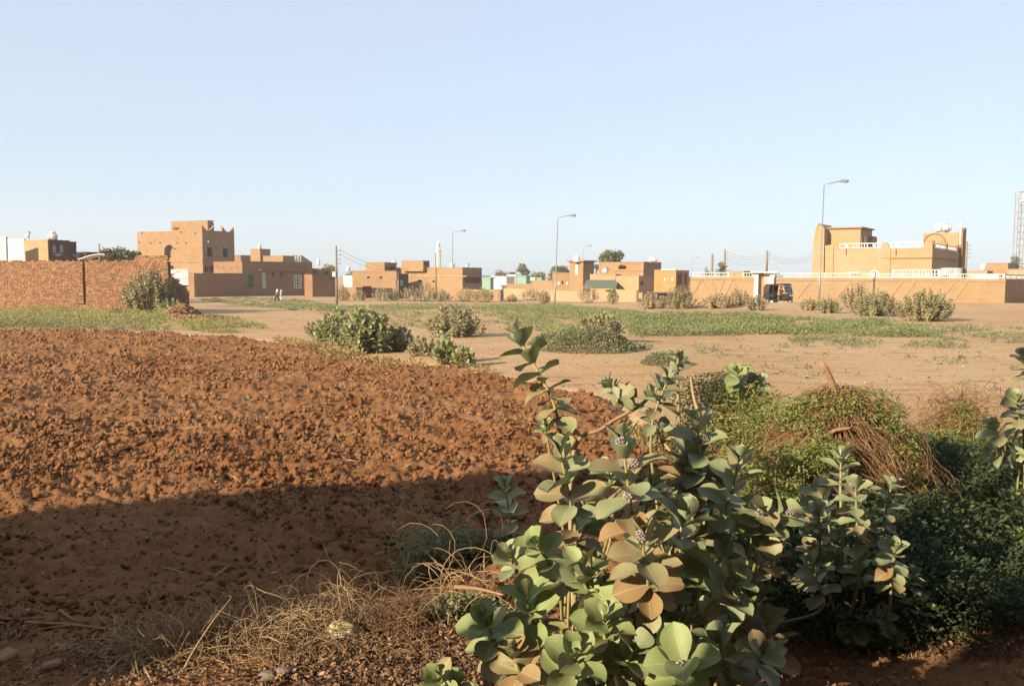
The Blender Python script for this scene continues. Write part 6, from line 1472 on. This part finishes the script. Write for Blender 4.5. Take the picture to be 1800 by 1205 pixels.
cloud([(1255, 700, 8.3, .45, .5, .26), (1300, 690, 8.2, .35, .5, .22), (1290, 760, 8.0, .6, .5, .3), (1370, 725, 7.9, .45, .5, .2), (1340, 800, 7.7, .5, .4, .3), (1240, 790, 7.8, .35, .4, .3)], 15000, .034, 'vine', 'creeper_mass', 'bright green tangle of creepers left of the branch heap', seed=4, stems=400, stemm='straw_gold')
cloud([(1515, 690, 7.6, .28, .2, .05), (1560, 720, 7.6, .18, .2, .12), (1600, 800, 7.9, .22, .3, .2)], 2400, .03, 'vine', 'creeper_sprays', 'loose creeper sprays spilling down the right side of the branch heap', seed=5, stems=160)
mc = pxw(1692, 9.8); mcz = float(base_h(mc.x, mc.y)); MH = CZ+ray(1692, 705).z*9.8-mcz
mound = empty('vine_stump', (mc.x, mc.y, mcz), 'small stump mound covered in drying vines with two stub sticks near the right edge', 'stump')
mb = MB(); mb.lathe((mc.x, mc.y, mcz-.05), [(.62, 0), (.42, MH*.35), (.16, MH*.72), (.06, MH*.95)], 14); mb.build('mound_core', M['soil'], mound, True)
for px in (1689, 1696): mb = MB(); mb.tube([P(px, 705, 9.8), P(px, 676 if px == 1689 else 682, 9.8)], [.02, .016], 6); mb.build('stub_stick', M['deadwood'], mound, True)
V, F = strand_mesh(cone_strands(mc, mcz, MH*.9, .7, 320, .0032, 6, 1.8, .22)); add_stuff('dry_stems', V, F, 'straw', mound)
cloud([(1692, 730, 9.7, .16, .18, .22), (1690, 765, 9.6, .38, .4, .24), (1650, 785, 9.4, .5, .4, .22), (1600, 800, 9.2, .5, .4, .16), (1740, 790, 9.4, .35, .3, .14)], 10000, .030, 'vine', 'creeper_leaves', parent=mound, seed=7)
tuft = []; q_ = np.random.default_rng(12)
for i in range(420):
    a = q_.uniform(0, 6.28); r_ = q_.random()**.7*.4; b0_ = np.array([mc.x+r_*math.cos(a), mc.y+r_*math.sin(a), mcz]); H_ = MH*(1.05-r_*1.3)*q_.uniform(.5, 1.0); t = np.linspace(0, 1, 7)[:, None]
    tuft.append((b0_+t*np.array([q_.normal(0, .10), q_.normal(0, .10), H_])+t**3*np.array([q_.normal(0, .14), q_.normal(0, .14), -.12]), .003))
V, F = strand_mesh(tuft); add_stuff('upright_stems', V, F, 'straw_gold', mound)
# golden grass floor between the stems, straw litter on the right
weeds('golden_grass', 'dry golden grass under the flowering stems', [(1120, 760), (1300, 760), (1420, 850), (1420, 1000), (1200, 980), (1130, 880)], 2600, .16, .14, 'straw_gold', 10, .30, .004, 21, avoid=False, blade=True, cat='grass')
weeds('golden_grass', 'straw and low dry growth round the vine covered stump', [(1580, 800), (1780, 790), (1820, 880), (1600, 850)], 1500, .12, .12, 'straw_gold', 9, .32, .005, 22, avoid=False, blade=True, cat='grass')
weeds('low_weeds', 'low green weeds round the vine covered stump', [(1560, 780), (1700, 770), (1830, 800), (1830, 850), (1590, 840)], 1300, .16, .04, 'vine', 14, .36, .42, 23, avoid=False)
weeds('dark_weeds', 'green weeds coloured darker to deepen the shade in the lower right', [(1330, 1000), (1400, 920), (1580, 845), (1830, 840), (1830, 1110), (1640, 1120), (1400, 1130), (1320, 1090)], 5200, .36, .042, 'vine_shade_dark', 26, .24, .5, 24, fscale=1.3, avoid=False)
weeds('dark_weeds', 'weeds coloured darker to deepen the shade behind the shrub columns', [(1180, 900), (1500, 880), (1560, 980), (1330, 1060), (1180, 1040)], 1800, .28, .042, 'vine_shade_dark', 20, .25, .5, 25, avoid=False)
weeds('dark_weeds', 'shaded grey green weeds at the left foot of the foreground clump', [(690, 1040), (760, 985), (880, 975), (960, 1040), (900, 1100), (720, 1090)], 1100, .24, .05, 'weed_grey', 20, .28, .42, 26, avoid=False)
cloud([(1790, 880, 7.2, .16, .15, .12), (1800, 960, 6.4, .14, .15, .14), (1765, 1060, 5.7, .14, .12, .10), (1690, 1050, 5.7, .12, .12, .08), (1800, 1040, 5.7, .12, .12, .12), (1650, 975, 6.3, .12, .1, .08)], 900, .05, 'vine', 'leafy_sprays', 'fresh brighter green leaf sprays in the dark weeds at the right edge', seed=9, wid=.7)
weeds('dry_grass', 'thin brown grass at the bottom right edge of the weeds', [(1300, 1110), (1500, 1120), (1830, 1110), (1830, 1160), (1350, 1160)], 500, .05, .06, 'litter', 6, .50, .005, 27, avoid=False, blade=True, cat='grass')

# ------------------------------------------------------------ litter, roots and twigs at the bottom
def leaf_litter(label, poly, n, smin, smax, m, seed):
    x, y = sample_poly(poly, n); k = fbm(x*2.5, y*2.5, seed, 3) > .36; x = x[k]; y = y[k]; n = len(x); z = surf(x, y)+.012+.03*rng.random(n)
    L = rng.normal(size=(n, 3)); L[:, 2] *= .35; s = rng.uniform(smin, smax, n); W_ = rng.normal(size=(n, 3)); W_[:, 2] *= .4
    V, F = frames_leaves(np.stack([x, y, z], -1), L, W_, s, s*.5, LV, LF); tag(link('leaf_litter', fast('leaf_litter', V, F), M[m]), label, 'litter', kind='stuff')
leaf_litter('curled dry leaves littering the ground at the bottom centre', [(430, 1230), (560, 1130), (760, 1080), (1150, 1080), (1200, 1260), (430, 1260)], 15000, .015, .05, 'litter', 1)
leaf_litter('sparse dry leaves and straw bits along the bottom left', [(-60, 1250), (-60, 1090), (400, 1090), (560, 1150), (430, 1260)], 4500, .012, .045, 'litter', 2)
leaf_litter('dry leaves lying beneath the shrubs on the right', [(1150, 1240), (1150, 1000), (1400, 980), (1830, 1120), (1830, 1250)], 2500, .02, .05, 'litter', 3)
def tangle(label, ells, n, r_, m, seed, ln=(.25, .7), name='root_tangle', curl=.5, cat='dry roots', hug=.0):
    q = np.random.default_rng(seed); st = []; c0 = None
    for (px, py, Y, rx, ry, rz) in ells:
        c = np.array(P(px, py, Y)); c0 = c if c0 is None else c0
        for i in range(n//len(ells)):
            d = q.normal(size=3); d /= np.linalg.norm(d); p = c+d*np.array([rx, ry, rz])*q.random()**.4; u = q.normal(size=3); u[2] = abs(u[2])*.8; u /= np.linalg.norm(u); L_ = q.uniform(*ln); m_ = 12; pts = [p]; cv = q.normal(size=3)*curl
            for j in range(m_-1):
                u = u+np.cross(cv, u)*.28+q.normal(size=3)*.10; u[2] -= .10; u -= (pts[-1]-c)/np.array([rx, ry, rz])**1*.06; u /= np.linalg.norm(u); p = pts[-1]+u*L_/m_
                g_ = surf1(p[0], p[1])+.01; p[2] = max(p[2], g_); pts.append(p)
            st.append((np.array(pts), r_*q.uniform(.5, 1.5)))
    V, F = strand_mesh(st, 4); rt = empty(name, (c0[0], c0[1], float(ground_h(c0[0], c0[1]))), label, cat, 'tangles of dry roots'); add_stuff('root_strands', V, F, m, rt); return rt
ta = tangle('long pale tangle of dry roots and twigs at the bottom left', [(310, 1160, 4.95, .30, .18, .12), (380, 1145, 5.0, .3, .2, .16), (460, 1135, 5.05, .34, .2, .15), (270, 1190, 4.8, .26, .15, .08)], 1900, .0024, 'twig_pale', 1, curl=.7)
tb = tangle('reddish bushy root ball at the bottom centre left', [(700, 1095, 5.25, .18, .15, .10), (705, 1115, 5.2, .22, .17, .16)], 2200, .0022, 'root', 2, (.10, .34), curl=.8)
tc_ = tangle('arching thin roots over the yellow plastic between the two root tangles', [(560, 1110, 5.2, .3, .2, .16), (600, 1080, 5.3, .28, .2, .18), (520, 1140, 5.0, .3, .2, .1)], 420, .0021, 'twig_pale', 3, (.35, .9), curl=.9)
td = tangle('thin grey roots sprawling in the shaded weeds', [(760, 1020, 5.8, .4, .3, .14), (830, 1030, 5.4, .35, .25, .16)], 70, .0028, 'twig_pale', 4, (.4, 1.0), curl=.7)
te = tangle('low fine roots spread along the bottom edge', [(560, 1190, 4.75, .5, .15, .05), (700, 1180, 4.8, .4, .15, .05)], 700, .0022, 'straw', 5, (.08, .35), curl=.6)
def twig(label, pts, r_, m='deadwood', forks=(), name='dry_twig', group='dry twigs on the ground'):
    w = [P(*p) for p in pts]
    w = [Vector((p.x, p.y, max(p.z, surf1(p.x, p.y)+r_*.6))) for p in w]; rt = empty(name, w[0], label, 'twig', group); mb = MB(); mb.tube(spline(w, 14), [r_, r_*.45], 6); mb.build('shoot', M[m], rt, True)
    for f_ in forks: mb = MB(); mb.tube(spline([P(*p) for p in f_], 8), [r_*.6, r_*.3], 5); mb.build('side_shoot', M[m], rt, True)
def gy(px, py): g_ = G(px, py); return g_.y*.995
def gtw(label, pp, r_, m='twig_pale', forks=()): twig(label, [(a, b_, gy(a, b_)) for a, b_ in pp], r_, m, [[(a, b_, gy(a, b_)) for a, b_ in f_] for f_ in forks])
gtw('long forked branch lying in the shade at the lower left', [(45, 1093), (130, 1098), (250, 1112), (310, 1118)], .012, 'deadwood', [[(130, 1098), (90, 1102), (50, 1110)], [(245, 1110), (262, 1098)], [(245, 1110), (265, 1120)]])
gtw('straight thin branch at the left edge above the forked branch', [(-10, 1087), (40, 1087), (84, 1085)], .012, 'deadwood')
gtw('short knobbly twig between the two lower left branches', [(105, 1072), (130, 1088), (160, 1091)], .010, 'deadwood')
gtw('curved branch sloping down to the pale root tangle', [(98, 1133), (160, 1148), (230, 1162), (300, 1170)], .012, 'deadwood')
gtw('small bent pale twig alone on the shaded soil', [(282, 1000), (305, 1001), (320, 1006), (332, 1016)], .008)
gtw('faint twig lying above the arching roots', [(420, 1058), (480, 1064), (530, 1066)], .009, 'deadwood')
gtw('pale short stick on the dark soil right of centre', [(652, 985), (672, 980), (688, 972)], .009)
gtw('fine straw piece on the sunlit clods at the middle', [(938, 694), (948, 700), (955, 706)], .012, 'straw_gold')
twig('thin bare twig standing up diagonally from the pale root tangle', [(320, 1195, 4.6), (345, 1135, 4.7), (375, 1090, 4.8), (402, 1056, 4.9), (406, 1048, 4.92), (400, 1046, 4.92)], .0065, 'twig_pale')
twig('short thick stick crossing the bottom left edge', [(242, 1150, 4.75), (258, 1180, 4.55), (272, 1210, 4.4)], .009, 'twig_pale')
twig('pale peeled stick leaning on the reddish root ball', [(640, 1140, 4.9), (660, 1135, 4.95), (672, 1115, 5.0)], .010, 'twig_pale')
twig('long grey stick lying under the arching roots', [(470, 1135, 4.9), (520, 1148, 4.85), (565, 1180, 4.75)], .010, 'twig_pale')
twig('straight orange brown stick along the bottom edge', [(435, 1202, 4.55), (500, 1197, 4.6), (572, 1193, 4.6)], .007, 'root')
twig('brown broken branch poking left from the foreground clump', [(800, 1031, 5.0), (840, 1034, 4.9), (885, 1045, 4.7)], .014, 'deadwood')
twig('bare broken branch rising behind the flowering stems', [(1232, 735, 5.6), (1220, 700, 5.7), (1214, 662, 5.8)], .014, 'woody')
twig('bare pale branch lying across the golden grass', [(1165, 775, 5.2), (1190, 810, 5.0), (1208, 860, 4.8), (1222, 900, 4.6)], .010, 'woody')
# plastic scraps, bricks and stones
def crumple(name, label, px, py, Y, s, m, seed, cat):
    q = random.Random(seed); c = P(px, py, Y); n = 10; V = []; F = []
    for i in range(n):
        for j in range(n):
            u = i/(n-1)-.5; v = j/(n-1)-.5; k = 1-.5*(u*u+v*v)
            V.append((c.x+u*s[0]*k+q.uniform(-.006, .006), c.y+v*s[1]*k, c.z+s[2]*(math.cos(u*2.6)*math.cos(v*2.4)-.5)+q.uniform(-.012, .012)))
    F = [(i*n+j, i*n+j+1, (i+1)*n+j+1, (i+1)*n+j) for i in range(n-1) for j in range(n-1)]
    me = bpy.data.meshes.new(name); me.from_pydata(V, [], F); me.update(); o = link(name, me, M[m]); o.modifiers.new('thickness', 'SOLIDIFY').thickness = .003; tag(o, label, cat); return o
crumple('plastic_bag', 'crumpled yellowish plastic bag caught under the arching roots', 600, 1108, 5.05, (.26, .16, .13), 'bagyellow', 1, 'plastic bag')
crumple('plastic_sheet', 'torn dirty white plastic sheet at the bottom edge', 255, 1202, 4.6, (.26, .2, .05), 'sheet', 2, 'plastic sheet')
crumple('plastic_scrap', 'dark plastic scrap left of the yellowish bag', 555, 1130, 5.0, (.16, .12, .09), 'brown', 3, 'plastic scrap')
def stone(label, px, py, r_, m='rock', name='stone', seed=1, cat='stone', brick=False):
    g_ = G(px, py); z = float(surf(g_.x, g_.y)); mb = MB()
    if brick: mb.box((0, 0, r_*.5), (r_*2, r_*1.2, r_*.9), rot=Matrix.Rotation(seed, 3, 'Z') @ Matrix.Rotation(.25, 3, 'X'))
    else: mb.blob((0, 0, r_*.45), (r_, r_*.8, r_*.65), seed, .16, 2)
    me = bpy.data.meshes.new(name); me.from_pydata(mb.v, [], mb.f); me.update(); o = link(name, me, M[m]); o.location = (g_.x, g_.y, z)
    if brick: bv = o.modifiers.new('bevel', 'BEVEL'); bv.width = .012
    tag(o, label, cat, 'bricks and stones on the near soil')
stone('broken red brick at the lower left between the twigs', 92, 1172, .05, 'brick', 'brick', .6, 'brick', True); stone('dark red brick piece cut by the left edge', 8, 1160, .07, 'brick', 'brick', 1.4, 'brick', True)
stone('small pale pebble on the shaded soil above the pale root tangle', 318, 1086, .022, 'sheet', seed=4); stone('tiny white pebble at the lower left above the branches', 48, 1075, .016, 'sheet', seed=5)
stone('rounded stone beside the curved branch', 235, 1150, .035, 'rock', seed=6); stone('lumpy stone at the bottom among the fine roots', 470, 1195, .06, 'rock', seed=7); stone('brown lumpy stone beside the fine roots', 498, 1190, .05, 'rock', seed=8)

# straw bits in the field, scraps of rubbish on the open ground
def bits(name, label, poly, n, lmin, lmax, w, m, cat, seed, infield):
    x, y = sample_poly(poly, n); k = (field_mask(x, y) > .6) == infield; x = x[k]; y = y[k]; n = len(x); z = surf(x, y)+.03
    L = rng.normal(size=(n, 3)); L[:, 2] *= .25; W_ = rng.normal(size=(n, 3)); W_[:, 2] *= .3; s_ = rng.uniform(lmin, lmax, n)
    V, F = frames_leaves(np.stack([x, y, z], -1), L, W_, s_, s_*w, LV2, LF2); tag(link(name, fast(name, V, F), M[m]), label, cat, kind='stuff')
bits('straw_bits', 'pale straw bits lying between the clods of the ploughed field', [(-60, 590), (500, 600), (1060, 700), (900, 1000), (-60, 1100)], 1600, .05, .22, .07, 'straw_gold', 'straw', 1, True)
bits('seedlings', 'tiny green seedlings dotted over the ploughed field', [(-60, 600), (500, 610), (1060, 710), (900, 850), (-60, 850)], 260, .05, .11, .4, 'weed', 'seedlings', 2, True)
bits('rubbish_scraps', 'small pale scraps of rubbish on the sandy ground', [(420, 560), (1800, 600), (1800, 760), (900, 700)], 160, .05, .13, .6, 'sheet', 'rubbish', 3, False)
bits('dry_leaf_bits', 'dark dry leaf bits scattered on the sandy ground', [(420, 545), (1800, 545), (1800, 780), (900, 720)], 2600, .03, .10, .5, 'litter', 'dry leaves', 4, False)
# ------------------------------------------------------------ dusty air
mb = MB(); mb.box((0, 300, 22), (900, 800, 52)); hzo = mb.build('haze', None); tag(hzo, kind='stuff')
m = bpy.data.materials.new('dusty_air'); m.use_nodes = True; nt = m.node_tree; nt.nodes.remove(nt.nodes['Principled BSDF'])
pv = nt.nodes.new('ShaderNodeVolumePrincipled'); pv.inputs['Density'].default_value = .0005; pv.inputs['Color'].default_value = (.92, .93, .96, 1); pv.inputs['Anisotropy'].default_value = .1
nt.links.new(pv.outputs[0], nt.nodes['Material Output'].inputs['Volume']); hzo.data.materials.append(m)
